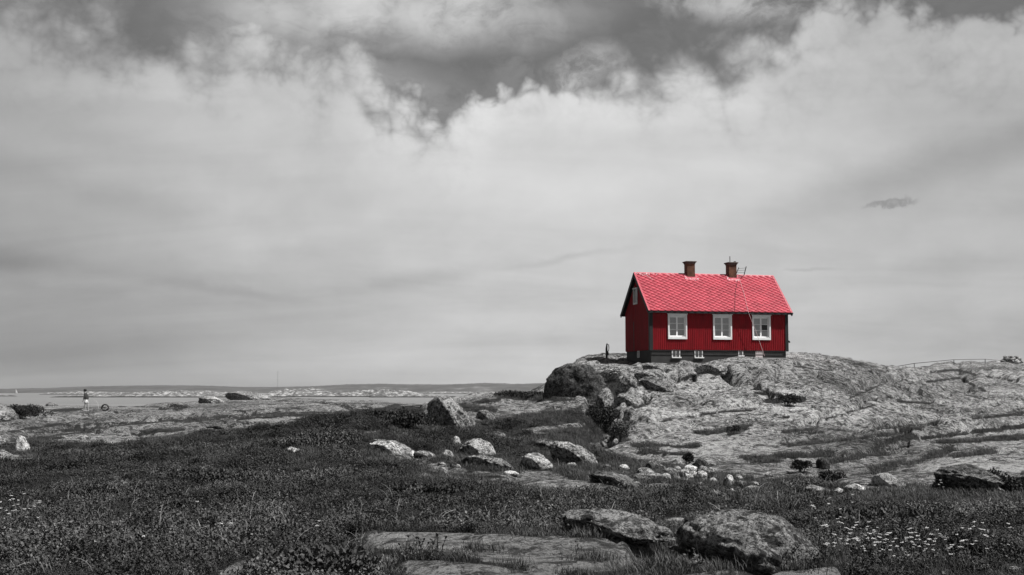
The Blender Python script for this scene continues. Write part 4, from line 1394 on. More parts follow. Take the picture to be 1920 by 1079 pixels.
#  column span, base row, top row, label, tone, depth ratio, facets, angularity
ROCKS = [
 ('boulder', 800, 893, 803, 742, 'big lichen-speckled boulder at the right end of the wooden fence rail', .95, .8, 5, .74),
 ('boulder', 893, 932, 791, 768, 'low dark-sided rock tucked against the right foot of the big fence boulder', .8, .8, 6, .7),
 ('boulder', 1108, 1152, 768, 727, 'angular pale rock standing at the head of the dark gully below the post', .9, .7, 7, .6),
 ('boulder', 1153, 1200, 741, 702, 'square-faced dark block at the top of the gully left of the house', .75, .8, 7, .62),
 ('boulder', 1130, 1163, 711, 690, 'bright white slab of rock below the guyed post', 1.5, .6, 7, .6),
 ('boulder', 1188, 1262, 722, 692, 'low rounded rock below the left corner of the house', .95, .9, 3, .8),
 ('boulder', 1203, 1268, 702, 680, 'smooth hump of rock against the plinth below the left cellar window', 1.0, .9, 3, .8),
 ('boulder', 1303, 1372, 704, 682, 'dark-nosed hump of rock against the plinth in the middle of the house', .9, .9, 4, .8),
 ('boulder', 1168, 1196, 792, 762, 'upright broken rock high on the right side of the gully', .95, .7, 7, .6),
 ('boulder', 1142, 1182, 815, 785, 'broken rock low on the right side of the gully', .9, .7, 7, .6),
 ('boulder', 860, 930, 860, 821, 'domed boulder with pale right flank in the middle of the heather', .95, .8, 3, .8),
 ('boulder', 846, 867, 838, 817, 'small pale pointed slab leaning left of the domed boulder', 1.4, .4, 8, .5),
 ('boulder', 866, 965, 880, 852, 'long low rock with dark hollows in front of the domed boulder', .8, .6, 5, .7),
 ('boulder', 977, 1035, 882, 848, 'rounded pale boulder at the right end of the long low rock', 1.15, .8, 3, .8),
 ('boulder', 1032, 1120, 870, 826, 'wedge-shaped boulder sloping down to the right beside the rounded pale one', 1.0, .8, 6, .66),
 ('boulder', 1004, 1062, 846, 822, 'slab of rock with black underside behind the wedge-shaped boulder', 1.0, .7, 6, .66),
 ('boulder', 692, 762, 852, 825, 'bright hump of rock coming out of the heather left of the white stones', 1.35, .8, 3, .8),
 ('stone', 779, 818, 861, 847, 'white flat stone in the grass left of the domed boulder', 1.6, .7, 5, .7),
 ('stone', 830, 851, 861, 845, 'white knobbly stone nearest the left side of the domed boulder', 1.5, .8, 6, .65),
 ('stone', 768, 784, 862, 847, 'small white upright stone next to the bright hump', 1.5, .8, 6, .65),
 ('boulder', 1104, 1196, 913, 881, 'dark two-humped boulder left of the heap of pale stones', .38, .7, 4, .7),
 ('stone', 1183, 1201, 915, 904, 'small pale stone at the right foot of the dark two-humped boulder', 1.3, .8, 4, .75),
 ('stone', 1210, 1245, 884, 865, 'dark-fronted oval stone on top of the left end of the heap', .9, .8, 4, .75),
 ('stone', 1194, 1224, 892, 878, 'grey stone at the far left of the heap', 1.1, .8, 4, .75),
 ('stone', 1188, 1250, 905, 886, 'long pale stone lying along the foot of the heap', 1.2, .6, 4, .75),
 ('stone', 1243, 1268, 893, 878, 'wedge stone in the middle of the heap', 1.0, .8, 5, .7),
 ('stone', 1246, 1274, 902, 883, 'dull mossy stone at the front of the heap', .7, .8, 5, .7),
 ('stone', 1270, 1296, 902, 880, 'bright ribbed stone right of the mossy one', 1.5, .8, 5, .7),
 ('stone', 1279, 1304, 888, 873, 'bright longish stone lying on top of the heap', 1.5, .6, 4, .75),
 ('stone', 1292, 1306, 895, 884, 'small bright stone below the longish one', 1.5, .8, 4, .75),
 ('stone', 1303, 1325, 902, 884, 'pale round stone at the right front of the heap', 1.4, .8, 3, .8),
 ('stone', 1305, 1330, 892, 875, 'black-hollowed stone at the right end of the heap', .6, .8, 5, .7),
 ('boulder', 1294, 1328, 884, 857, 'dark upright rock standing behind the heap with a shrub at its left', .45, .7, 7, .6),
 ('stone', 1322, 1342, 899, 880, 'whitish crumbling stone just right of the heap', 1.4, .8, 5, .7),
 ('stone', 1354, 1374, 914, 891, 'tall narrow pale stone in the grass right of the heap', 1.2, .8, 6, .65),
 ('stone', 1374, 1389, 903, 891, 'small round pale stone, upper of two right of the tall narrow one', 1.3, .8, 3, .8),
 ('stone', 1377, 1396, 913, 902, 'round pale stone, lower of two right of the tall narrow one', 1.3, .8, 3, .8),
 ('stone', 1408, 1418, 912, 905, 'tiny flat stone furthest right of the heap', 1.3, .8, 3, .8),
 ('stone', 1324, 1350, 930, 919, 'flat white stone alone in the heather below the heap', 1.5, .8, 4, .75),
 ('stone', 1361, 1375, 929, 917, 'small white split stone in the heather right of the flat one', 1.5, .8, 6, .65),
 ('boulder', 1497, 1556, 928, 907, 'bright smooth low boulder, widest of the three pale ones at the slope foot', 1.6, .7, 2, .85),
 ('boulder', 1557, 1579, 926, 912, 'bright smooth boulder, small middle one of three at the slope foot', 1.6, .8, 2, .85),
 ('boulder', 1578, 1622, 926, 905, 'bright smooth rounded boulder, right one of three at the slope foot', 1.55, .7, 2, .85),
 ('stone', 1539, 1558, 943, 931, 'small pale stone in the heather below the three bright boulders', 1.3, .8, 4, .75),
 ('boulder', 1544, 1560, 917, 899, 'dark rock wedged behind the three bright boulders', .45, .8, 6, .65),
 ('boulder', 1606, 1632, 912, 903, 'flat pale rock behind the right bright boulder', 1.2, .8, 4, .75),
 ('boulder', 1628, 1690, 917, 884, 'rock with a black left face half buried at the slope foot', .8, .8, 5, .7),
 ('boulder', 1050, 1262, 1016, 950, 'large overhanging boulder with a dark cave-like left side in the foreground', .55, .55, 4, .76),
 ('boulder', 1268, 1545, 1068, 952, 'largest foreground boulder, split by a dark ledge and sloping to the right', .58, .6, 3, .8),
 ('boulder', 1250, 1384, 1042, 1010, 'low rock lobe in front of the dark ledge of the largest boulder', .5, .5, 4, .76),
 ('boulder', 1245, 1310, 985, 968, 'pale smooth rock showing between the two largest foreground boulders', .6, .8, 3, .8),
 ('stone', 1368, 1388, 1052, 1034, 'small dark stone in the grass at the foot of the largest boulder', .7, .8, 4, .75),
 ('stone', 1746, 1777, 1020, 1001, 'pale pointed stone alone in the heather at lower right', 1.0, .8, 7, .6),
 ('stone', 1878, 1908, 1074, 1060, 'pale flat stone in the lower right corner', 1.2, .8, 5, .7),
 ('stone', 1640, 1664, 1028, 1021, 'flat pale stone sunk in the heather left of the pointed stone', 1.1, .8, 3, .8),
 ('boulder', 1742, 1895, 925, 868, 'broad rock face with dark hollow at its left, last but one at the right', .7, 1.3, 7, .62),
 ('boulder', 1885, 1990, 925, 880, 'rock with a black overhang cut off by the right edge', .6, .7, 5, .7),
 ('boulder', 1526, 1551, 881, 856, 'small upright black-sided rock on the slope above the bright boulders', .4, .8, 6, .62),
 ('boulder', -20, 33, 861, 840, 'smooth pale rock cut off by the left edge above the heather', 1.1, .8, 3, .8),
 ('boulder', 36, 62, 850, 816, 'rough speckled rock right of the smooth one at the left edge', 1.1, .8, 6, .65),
 ('boulder', -10, 18, 832, 815, 'speckled rock in the left margin below the grassy mound', 1.1, .8, 6, .65),
 ('boulder', -60, 40, 788, 754, 'smooth grey whaleback at the left edge beyond the grassy mound', 1.0, .7, 2, .85),
 ('boulder', 425, 512, 751, 733, 'large whaleback rock on the skyline of the far rocks, dark at its left end', 1.0, .5, 3, .78),
 ('boulder', 374, 428, 757, 743, 'blocky dark-ended rock left of the skyline whaleback', .9, .6, 5, .7),
 ('boulder', 388, 436, 807, 795, 'black-shaded rock at the upper edge of the heather', .45, .7, 6, .65),
 ('boulder', 90, 112, 760, 754, 'small dark flat rock by the water left of the walking person', .5, .8, 4, .75),
 ('boulder', 1196, 1262, 738, 706, 'rounded slab with a shadowed front on the slope below the left end of the plinth', .95, .7, 4, .76),
 ('boulder', 1268, 1420, 1022, 966, 'upper slab of the split foreground outcrop, resting behind the largest boulder', .55, .6, 4, .78),
 ('boulder', 1150, 1200, 762, 738, 'pale slab on the right lip of the gully', .9, .7, 6, .68),
 ('stone', 1062, 1082, 878, 869, 'small pale stone in the grass at the foot of the wedge-shaped boulder', 1.3, .8, 4, .75),
 ('stone', 946, 972, 893, 884, 'flat pale stone between the long low rock and the grey slab', 1.2, .8, 4, .75),
 ('stone', 1130, 1146, 880, 872, 'small stone above the dark two-humped boulder', 1.2, .8, 4, .75),
 ('stone', 1158, 1178, 882, 872, 'light stone up the grass from the heap, beside the small one', 1.3, .8, 4, .75),
 ('stone', 1425, 1450, 930, 921, 'pale stone in the heather midway between the heap and the bright boulders', 1.2, .8, 4, .75),
 ('stone', 540, 572, 850, 840, 'flat pale stone half sunk in the heather above the dark hollow', 1.1, .8, 5, .7),
 ('stone', 664, 684, 898, 889, 'small speckled stone deep in the heather of the left mound', .9, .8, 5, .7),
 ('stone', 788, 812, 896, 889, 'small white stone at the left tip of the long grey slab', 1.4, .8, 5, .7),
 ('stone', 150, 175, 826, 818, 'light stone on the far rocks just above the heather at left', 1.2, .8, 5, .7),
 ('stone', 925, 948, 822, 812, 'stone on the grassy bank behind the domed boulder', .9, .8, 6, .65),
 ('stone', 1128, 1150, 852, 844, 'low stone in the grass right of the wedge-shaped boulder', 1.0, .8, 5, .7),
 ('stone', 1300, 1318, 912, 905, 'little white stone just below the heap of pale stones', 1.4, .8, 5, .7),
 ('stone', 1395, 1440, 922, 912, 'flat grey stone in the heather right of the heap', 1.0, .8, 5, .7),
 ('boulder', 1085, 1120, 728, 700, 'black cleft block at the right shoulder of the great crag', .4, .8, 7, .6),
 ('boulder', 1196, 1222, 760, 738, 'squarish block on the slope right of the square-faced dark block', .9, .8, 7, .6),
 ('boulder', 1016, 1136, 750, 681, 'great dark-faced crag falling away at the left end of the house hill', .38, .8, 6, .64),  # tone lowered to paint the shade on its face
]
FACE = {(1016, 1136): (-.42, -.90, .02, .26), (1050, 1262): (-.74, -.62, -.25, .56), (1268, 1545): (-.72, -.55, -.40, .66), (1153, 1200): (-.35, -.93, 0, .35), (1108, 1152): (-.8, -.5, 0, .4)}
ROCKPOS = {}
SHEAR = {(1016, 1136): .12, (1050, 1262): -.45, (1268, 1545): -.45, (1108, 1152): .1, (425, 512): -.4, (860, 930): 0.0, (1742, 1895): -.2, (1032, 1120): -.7, (1153, 1200): -.1, (1250, 1384): -.6}
_r = random.Random(77)
RUBBLE = {}
for _cx, _cy, _sx, _sy, _n, _lab, _grp in [(1262, 893, 48, 8, 20, 'small pale stone in the rubble round the heap below the house slope', 'small stones of the rubble round the heap'),
                                           (905, 876, 75, 6, 12, 'small pale stone in the grass round the domed boulder', 'small stones round the domed boulder'),
                                           (1390, 912, 50, 8, 9, 'small pale stone strewn in the heather right of the heap', 'small stones strewn right of the heap'),
                                           (1150, 800, 16, 26, 8, 'broken stone lying in the dark gully', 'broken stones in the gully')]:
    for _k in range(_n):
        _w = _r.uniform(10, 20)
        _x, _y = _r.gauss(_cx, _sx), _r.gauss(_cy, _sy)
        ROCKS.append(('stone', _x - _w / 2, _x + _w / 2, _y, _y - _w * _r.uniform(.5, .75), _lab, _r.uniform(.75, 1.3), .8, 5, .7))
        RUBBLE[len(ROCKS) - 1] = _grp
for i, (nm, xa, xb, yb, yt, lab, tone, dr, cuts, cd) in enumerate(ROCKS):
    if nm == 'stone' and i not in RUBBLE:
        xa, xb, yt = xa - (xb - xa) * .06, xb + (xb - xa) * .06, yt - 3
    g0 = hit((xa + xb) / 2, yb - 1)
    D = g0.y
    wd = (xb - xa) / F * D * 1.06
    hg = (yb - yt) / F * D
    big_ = (xb - xa) > 60
    off_ = max(wd * dr, hg * .9) * .38
    D2 = D + off_
    zt2 = max(hg * .35, EYE + (734 - yt) / F * D2 - (g0.z + hg * .12))
    me = rock_mesh(nm, wd, max(wd * dr, hg * .9), hg / 1.22 * 1.08, i + 3, 6 if (xb - xa) > 120 else (5 if (xb - xa) > 45 else (4 if (xb - xa) > 20 else 3)), .28, cuts, .15, cd, SHEAR.get((xa, xb), -.30 if (xb - xa) > 30 else -.1), (zt2, (xb - xa) / F * D2 * 1.03), FACE.get((xa, xb), (-.62, -.72, -.12 + .1 * ((i * 7) % 5 - 2) / 2, .50 + .14 * ((i * 3) % 4) / 3) if 26 < xb - xa and tone < 1.4 and nm == 'boulder' else None))
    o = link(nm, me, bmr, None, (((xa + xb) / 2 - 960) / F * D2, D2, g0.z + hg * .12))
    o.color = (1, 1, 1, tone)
    tag(o, lab, 'rock' if nm == 'boulder' else 'stone', RUBBLE.get(i))
    ROCKPOS[i] = (g0, wd, hg)
# lichen spots and tone come from the material; object alpha carries each rock's tone, the crag's darkened for shade

# ------------------------------------------------------------------ plants
def leaf_mat(name, c0, c1, rough=.7):
    m, nt, b = mat_new(name)
    oi = nt.node('ShaderNodeObjectInfo')
    ii = nt.node('ShaderNodeNewGeometry')
    r_ = nt.m('FRACT', nt.m('ADD', nt.m('MULTIPLY', ii.outputs['Random Per Island'], .7), oi.outputs['Random']))
    pn = nt.noise(ii.outputs['Position'], .55, 5, .6)
    r_ = nt.m('MULTIPLY', r_, nt.smooth(pn, .32, .62, .35, 1.25))
    nt.l.new(nt.ramp(r_, [(0, c0), (.75, (c0 + c1) / 2), (1, c1)]), b.inputs['Base Color'])
    b.inputs['Roughness'].default_value = rough
    b.inputs['Specular IOR Level'].default_value = .25
    return m


M['heather'] = leaf_mat('heather_sprigs', .021, .095)
M['grass'] = leaf_mat('rough_grass', .035, .14)
M['twig'] = leaf_mat('pale_dry_stalk', .22, .5)
M['shrub'] = leaf_mat('shrub_leaves', .015, .05)
M['petal'] = simple_mat('white_petals', .48, .7, .1)
M['wood'] = simple_mat('weathered_wood', .07, .8, .3, 8, .003, .2, (1, 1, .2))


def sprig_mesh(name, seed, stems, hgt, spread, leaves, ls, mat):
    """a tuft: bent stems set with small leaves"""
    r = random.Random(seed)
    v, f = [], []
    for s in range(stems):
        a = r.uniform(0, 6.283)
        ln = hgt * r.uniform(.55, 1.1)
        out_ = spread * r.uniform(.2, 1.0)
        bx, by = math.cos(a), math.sin(a)
        o0 = (r.gauss(0, spread * .3), r.gauss(0, spread * .3))
        w = .0035
        pts_ = []
        for k in range(3):
            t = k / 2
            pts_.append((o0[0] + bx * out_ * t ** 1.5, o0[1] + by * out_ * t ** 1.5, ln * t * (1 - .15 * t)))
        n0 = len(v)
        for p in pts_[:-1]:
            v.append((p[0] - by * w, p[1] + bx * w, p[2]))
            v.append((p[0] + by * w, p[1] - bx * w, p[2]))
        v.append(pts_[-1])
        f += [(n0, n0 + 1, n0 + 3, n0 + 2), (n0 + 2, n0 + 3, n0 + 4)]
        for _ in range(leaves):
            t = r.uniform(.25, 1.0)
            c = (o0[0] + bx * out_ * t ** 1.5, o0[1] + by * out_ * t ** 1.5, ln * t * (1 - .15 * t))
            b = r.uniform(0, 6.283)
            e = r.uniform(-.2, 1.2)
            l_ = ls * r.uniform(.6, 1.3)
            d_ = (math.cos(b) * math.cos(e) * l_, math.sin(b) * math.cos(e) * l_, math.sin(e) * l_)
            n0 = len(v)
            q = l_ * .38
            v += [c, (c[0] + d_[0] * .5 - math.sin(b) * q, c[1] + d_[1] * .5 + math.cos(b) * q, c[2] + d_[2] * .5), (c[0] + d_[0], c[1] + d_[1], c[2] + d_[2]),
                  (c[0] + d_[0] * .5 + math.sin(b) * q, c[1] + d_[1] * .5 - math.cos(b) * q, c[2] + d_[2] * .5 + q * .3)]
            f += [(n0, n0 + 1, n0 + 2, n0 + 3)]
    me = bpy.data.meshes.new(name)
    me.from_pydata(v, [], f)
    me.materials.append(mat)
    return me


def blade_mesh(name, seed, n_, hgt, spread, w, mat, bend=.6):
    r = random.Random(seed)
    v, f = [], []
    for s in range(n_):
        a = r.uniform(0, 6.283)
        c, d_ = math.cos(a), math.sin(a)
        o0 = (r.gauss(0, spread * .5), r.gauss(0, spread * .5))
        ln = hgt * r.uniform(.5, 1.15)
        bd = bend * r.uniform(.2, 1)
        n0 = len(v)
        for k in range(4):
            t = k / 3
            x = o0[0] + c * ln * bd * t * t
            y = o0[1] + d_ * ln * bd * t * t
            z = ln * (t - .35 * bd * t * t)
            ww = w * (1 - t * .8)
            if k < 3:
                v += [(x - d_ * ww, y + c * ww, z), (x + d_ * ww, y - c * ww, z)]
            else:
                v.append((x, y, z))
        f += [(n0, n0 + 1, n0 + 3, n0 + 2), (n0 + 2, n0 + 3, n0 + 5, n0 + 4), (n0 + 4, n0 + 5, n0 + 6)]
    me = bpy.data.meshes.new(name)
    me.from_pydata(v, [], f)
    me.materials.append(mat)
    return me


def scatter(name, label, cat, meshes, pos, scl, mat):
    """one mass of plants: points carrying instances of a few sprigs"""
    me = bpy.data.meshes.new(name)
    me.vertices.add(len(pos))
    me.vertices.foreach_set('co', pos.astype(np.float32).ravel())
    a = me.attributes.new('size', 'FLOAT', 'POINT')
    a.data.foreach_set('value', scl.astype(np.float32))
    rr = np.random.RandomState(len(pos))
    rot = np.stack([rr.normal(0, .18, len(pos)), rr.normal(0, .18, len(pos)), rr.uniform(0, 6.283, len(pos))], -1)
    a = me.attributes.new('turn', 'FLOAT_VECTOR', 'POINT')
    a.data.foreach_set('vector', rot.astype(np.float32).ravel())
    a = me.attributes.new('which', 'INT', 'POINT')
    a.data.foreach_set('value', rr.randint(0, len(meshes), len(pos)).astype(np.int32))
    o = bpy.data.objects.new(name, me)
    COL.objects.link(o)
    me.materials.append(mat)
    ng_ = bpy.data.node_groups.new(name, 'GeometryNodeTree')
    ng_.interface.new_socket('Geometry', in_out='INPUT', socket_type='NodeSocketGeometry')
    ng_.interface.new_socket('Geometry', in_out='OUTPUT', socket_type='NodeSocketGeometry')
    N = ng_.nodes
    gi, goo = N.new('NodeGroupInput'), N.new('NodeGroupOutput')
    iop = N.new('GeometryNodeInstanceOnPoints')
    jn = N.new('GeometryNodeJoinGeometry')
    g2i = N.new('GeometryNodeGeometryToInstance')
    for i, m_ in enumerate(reversed(meshes)):
        so = bpy.data.objects.new(name + '_sprig', m_)
        oi = N.new('GeometryNodeObjectInfo')
        oi.inputs['Object'].default_value = so
        ng_.links.new(oi.outputs['Geometry'], g2i.inputs[0])
    m2p = N.new('GeometryNodeMeshToPoints')
    ng_.links.new(gi.outputs[0], m2p.inputs[0])
    ng_.links.new(m2p.outputs[0], iop.inputs['Points'])
    ng_.links.new(g2i.outputs[0], iop.inputs['Instance'])
    iop.inputs['Pick Instance'].default_value = True

    def attr(nm_, typ):
        q = N.new('GeometryNodeInputNamedAttribute')
        q.data_type = typ
        q.inputs['Name'].default_value = nm_
        return q.outputs['Attribute']
    ng_.links.new(attr('which', 'INT'), iop.inputs['Instance Index'])
    ng_.links.new(attr('turn', 'FLOAT_VECTOR'), iop.inputs['Rotation'])
    ng_.links.new(attr('size', 'FLOAT'), iop.inputs['Scale'])
    ng_.links.new(iop.outputs[0], goo.inputs[0])
    md = o.modifiers.new('scatter', 'NODES')
    md.node_group = ng_
    tag(o, label, cat, kind='stuff')
    return o


def bilin(grid, x, y):
    fu = np.interp(x / y, us, np.arange(nc))
    fr_ = np.interp(y, rows, np.arange(nr))
    j, i = np.clip(fu.astype(int), 0, nc - 2), np.clip(fr_.astype(int), 0, nr - 2)
    a, b = fu - j, fr_ - i
    return grid[i, j] * (1 - a) * (1 - b) + grid[i, j + 1] * a * (1 - b) + grid[i + 1, j] * (1 - a) * b + grid[i + 1, j + 1] * a * b


rs = np.random.RandomState(42)
CLEAR = []
for i, (nm, xa, xb, yb, yt, *_r) in enumerate(ROCKS):
    g0, wd, hg = ROCKPOS[i]
    CLEAR.append((g0.x, g0.y, wd * .62, min(2.2, .25 + hg * 1.2)))


def low_growth(x, y):
    """plants stay short in front of bare rock and loose stones"""
    f = np.ones(x.shape)
    for dd in (.5, 1.1, 1.8, 2.7):
        f = np.minimum(f, .48 + .52 * np.clip(bilin(VG, x * (y + dd) / y, y + dd) * 1.2, 0, 1) + .12 * (dd > 2))
    for cx_, cy_, rx, ry in CLEAR:
        u_ = x / y * cy_
        f = np.where((np.abs(u_ - cx_) < rx * 1.25) & (y < cy_ + .3) & (y > cy_ - 3.2), np.minimum(f, .50), f)
    return np.clip(f, .28, 1)


def open_ground(x, y):
    """False where plants would hide the foot of a loose rock"""
    ok = np.ones(x.shape, bool)
    for cx_, cy_, rx, ry in CLEAR:
        ok &= ~((np.abs(x - cx_) < rx) & (y > cy_ - ry - .015 * cy_) & (y < cy_ + ry * .4))
    return ok | (rs.rand(len(x)) < .10)




def sample(n_, y0, y1, pw, spread=.46):
    """random ground points, density falling with distance"""
    t = rs.rand(n_)
    if pw == 1:      # density ~ 1/y over area
        y = y0 + t * (y1 - y0)
    else:
        y = np.exp(math.log(y0) + t * math.log(y1 / y0))
    x = (rs.rand(n_) * 2 - 1) * spread * y
    return x, y


def grass_zone(x, y):
    px, py = to_px(x, y, bilin(Z, x, y))
    z = np.zeros_like(x)
    for cx_, cy_, rx, ry in [(1250, 1075, 170, 40), (1130, 885, 180, 30), (900, 870, 120, 14), (1350, 900, 160, 30), (1000, 770, 130, 28), (1080, 830, 110, 30),
                             (1560, 1040, 60, 40), (1210, 1000, 40, 30), (1450, 870, 90, 22), (1240, 840, 90, 22), (1700, 860, 250, 40), (1150, 730, 60, 40), (830, 860, 70, 14)]:
        z = np.maximum(z, np.exp(-((px - cx_) / rx) ** 2 - ((py - cy_) / ry) ** 2))
    return z + fbm(x / 3, y / 3, 2) * .35


heath = [sprig_mesh('heather_sprig', s, 16, .17, .15, 12, .019, M['heather']) for s in range(5)]
x, y = sample(200000, 9.0, 62, 1)
vgd = bilin(VG, x, y)
gz_ = grass_zone(x, y)
k = (vgd > .45 + rs.rand(len(x)) * .3) & (gz_ < .55 + rs.rand(len(x)) * .2) & open_ground(x, y)
x, y = x[k], y[k]
z = bilin(Z, x, y) + EYE - .03
hump = .70 + 1.1 * fbm(x / 1.3, y / 1.3, 3) + .35 * (fbm(x / .45, y / .45, 1))
sc_ = np.clip(hump, .35, 1.75) * rs.uniform(.7, 1.3, len(x)) * np.clip(.6 + y / 60, .75, 1.2) * np.clip(vgd[k] * 1.1, .5, 1) * np.where((y > 26) & (x > .07 * y), .6, 1) * low_growth(x, y)
scatter('heather', 'dark low heather covering the ground between the rocks', 'heather', heath, np.stack([x, y, z], -1), sc_, M['heather'])

scrub = [sprig_mesh('scrub_sprig', 40 + s, 12, .18, .16, 11, .022, leaf_mat('scrub_leaf_%d' % s, .04, .17)) for s in range(3)]
x, y = sample(70000, 9.0, 55, 1)
pt = fbm(x / 2.4 + 5, y / 2.8, 3)
k = (bilin(VG, x, y) > .6) & (pt > .10 + rs.rand(len(x)) * .2) & (grass_zone(x, y) < .6) & open_ground(x, y)
x, y, pt = x[k], y[k], pt[k]
scatter('scrub', 'paler leafy dwarf scrub growing in patches among the dark heather', 'scrub', scrub, np.stack([x, y, bilin(Z, x, y) + EYE - .01], -1), rs.uniform(.6, 1.2, len(x)) * np.clip(.5 + pt * 1.8, .6, 1.35) * low_growth(x, y), scrub[0].materials[0])

tufts = [blade_mesh('grass_tuft', s, 22, .26, .10, .0045, M['grass']) for s in range(4)]
x, y = sample(90000, 9.0, 80, 1)
vgd = bilin(VG, x, y)
gz_ = grass_zone(x, y)
k = (vgd > .3 + rs.rand(len(x)) * .3) & (gz_ > .35 + rs.rand(len(x)) * .35)
k |= (vgd > .4) & (y > 50)
k &= open_ground(x, y)
x, y = x[k], y[k]
z = bilin(Z, x, y) + EYE - .02
scatter('grass', 'rough grass in the hollows between the boulders', 'grass', tufts, np.stack([x, y, z], -1), rs.uniform(.35, 1.15, len(x)) * np.clip(.5 + y / 60, .6, 1.0) * np.clip(vgd[k] * 1.1, .35, 1) * np.where((y > 30) & (x > .09 * y), .7, 1) * low_growth(x, y), M['grass'])


def stalk_mesh(seed):
    r = random.Random(seed)
    mb_ = MB()
    ln = r.uniform(.16, .34)
    a = r.uniform(-.9, .9)
    c, s_2 = math.cos(a), math.sin(a)
    bd = r.uniform(.3, 1.0)
    pts_ = [(c * ln * bd * t * t, s_2 * ln * bd * t * t, ln * (t - .45 * bd * t * t)) for t in (0, .25, .5, .75, 1)]
    mb_.tube(pts_, .0028, 3, .0012)
    if r.random() < .4:
        p = pts_[2]
        mb_.tube([p, (p[0] + r.uniform(-.06, .06), p[1], p[2] + .07)], .002, 3, .001)
    me = mb_.mesh('stalk', False)
    me.materials.append(M['twig'])
    return me


stk = [stalk_mesh(i) for i in range(8)]
x, y = sample(9000, 9.5, 34, 1)
px_, py_ = to_px(x, y, bilin(Z, x, y))
wgt = np.exp(-((px_ - 420) / 420) ** 2 - ((py_ - 1010) / 70) ** 2) + .55 * np.exp(-((px_ - 1200) / 250) ** 2 - ((py_ - 950) / 40) ** 2) + .08
k = (bilin(VG, x, y) > .6) & (rs.rand(len(x)) < wgt * .22)
x, y = x[k], y[k]
scatter('dry_stalks', 'thin pale bent stalks sticking out of the dark heather', 'dry stalks', stk, np.stack([x, y, bilin(Z, x, y) + EYE + .07], -1), rs.uniform(.45, 1.05, len(x)), M['twig'])


# short turf between the loose stones
turf = [blade_mesh('turf_tuft', 70 + s, 30, .13, .16, .0045, M['grass'], .9) for s in range(3)]
x, y = sample(160000, 9.5, 70, 1)
k = (bilin(VG, x, y) > .45) & (low_growth(x, y) < .82)
x, y = x[k], y[k]
scatter('turf', 'short turf between the loose stones and at the edges of the slabs', 'turf', turf, np.stack([x, y, bilin(Z, x, y) + EYE - .01], -1), rs.uniform(.5, 1.1, len(x)) * np.clip(.6 + y / 70, .7, 1.2), M['grass'])


# broad-leaved herbs in the foreground heather
herb = [sprig_mesh('herb_leaves', 90 + s, 8, .16, .12, 7, .028, leaf_mat('herb_leaf_%d' % s, .04, .15)) for s in range(2)]
x, y = sample(16000, 9.5, 22, 1)
px_, py_ = to_px(x, y, bilin(Z, x, y))
wgt = np.exp(-((px_ - 420) / 420) ** 2 - ((py_ - 1010) / 55) ** 2) + .6 * np.exp(-((px_ - 1150) / 200) ** 2 - ((py_ - 945) / 35) ** 2) + .5 * np.exp(-((px_ - 1700) / 200) ** 2 - ((py_ - 1050) / 40) ** 2)
k = (bilin(VG, x, y) > .6) & (rs.rand(len(x)) < wgt * .5)
x, y = x[k], y[k]
scatter('herbs', 'small broad-leaved herbs growing through the foreground heather', 'herbs', herb, np.stack([x, y, bilin(Z, x, y) + EYE + .03], -1), rs.uniform(.6, 1.2, len(x)), herb[0].materials[0])


# white flowering plants
def flower_mesh(seed):
    r = random.Random(seed)
    st = MB()
    hd = MB()
    for _ in range(1):
        a = r.uniform(0, 6.28)
        h_2 = r.uniform(.16, .30)
        tip = Vector((math.cos(a) * .07, math.sin(a) * .07, h_2))
        st.tube([(0, 0, 0), (tip.x * .4, tip.y * .4, h_2 * .6), tip], .003, 4, .002)
        for q in range(6):
            b = q / 6 * 6.28
            rr_ = .0 if q == 0 else r.uniform(.008, .018)
            c = tip + Vector((math.cos(b) * rr_, math.sin(b) * rr_, r.uniform(-.002, .008)))
            R_ = r.uniform(.006, .009)
            hd.add([c + Vector((math.cos(j * 1.2566) * R_, math.sin(j * 1.2566) * R_, 0)) for j in range(5)] + [c + Vector((0, 0, .006)), c - Vector((0, 0, .004))],
                   [(j, (j + 1) % 5, 5) for j in range(5)] + [((j + 1) % 5, j, 6) for j in range(5)])
    ms, mh = st.mesh('stem', False), hd.mesh('flower_head', False)
    ms.materials.append(M['grass'])
    mh.materials.append(M['petal'])
    return ms, mh


fls = [flower_mesh(i) for i in range(6)]
rng = random.Random(21)
FL = []
for cx_, cy_, sx, sy, n_, lab, grp in [(1690, 1062, 62, 12, 84, 'white-headed flower in the dense drift at the lower right', 'white flowers in the lower right drift'),
                                       (1595, 1050, 35, 14, 26, 'white-headed flower in the dense drift at the lower right', 'white flowers in the lower right drift'),
                                       (1560, 992, 26, 9, 12, 'white-headed flower in the loose patch right of the largest boulder', 'white flowers right of the largest boulder'),
                                       (1850, 1045, 40, 16, 16, 'white-headed flower in the thin scatter near the right edge', 'white flowers near the right edge'),
                                       (1735, 934, 20, 4, 7, 'tiny white flower in the heather below the rock face with the pale scar', 'white flowers below the scarred rock face'),
                                       (25, 990, 28, 10, 24, 'white-headed flower in the patch at the left edge', 'white flowers at the left edge'),
                                       (400, 1030, 170, 30, 10, 'lone white flower among the pale stalks at lower left', 'white flowers among the pale stalks')]:
    for _ in range(n_):
        FL.append((rng.gauss(cx_, sx), min(1090, rng.gauss(cy_, sy)), lab, grp))
for px0, py0, lab, grp in FL:
    p = hit(px0, py0)
    fu_ = empty('white_flower', (p.x, p.y, p.z + .02), rng.uniform(0, 6.28))
    tag(fu_, lab, 'flower', grp)
    ms, mh = rng.choice(fls)
    sc2 = rng.uniform(.6, 1.0)
    fu_.scale = (sc2, sc2, sc2)
    link('stem', ms, None, fu_)
    link('flower_head', mh, None, fu_)


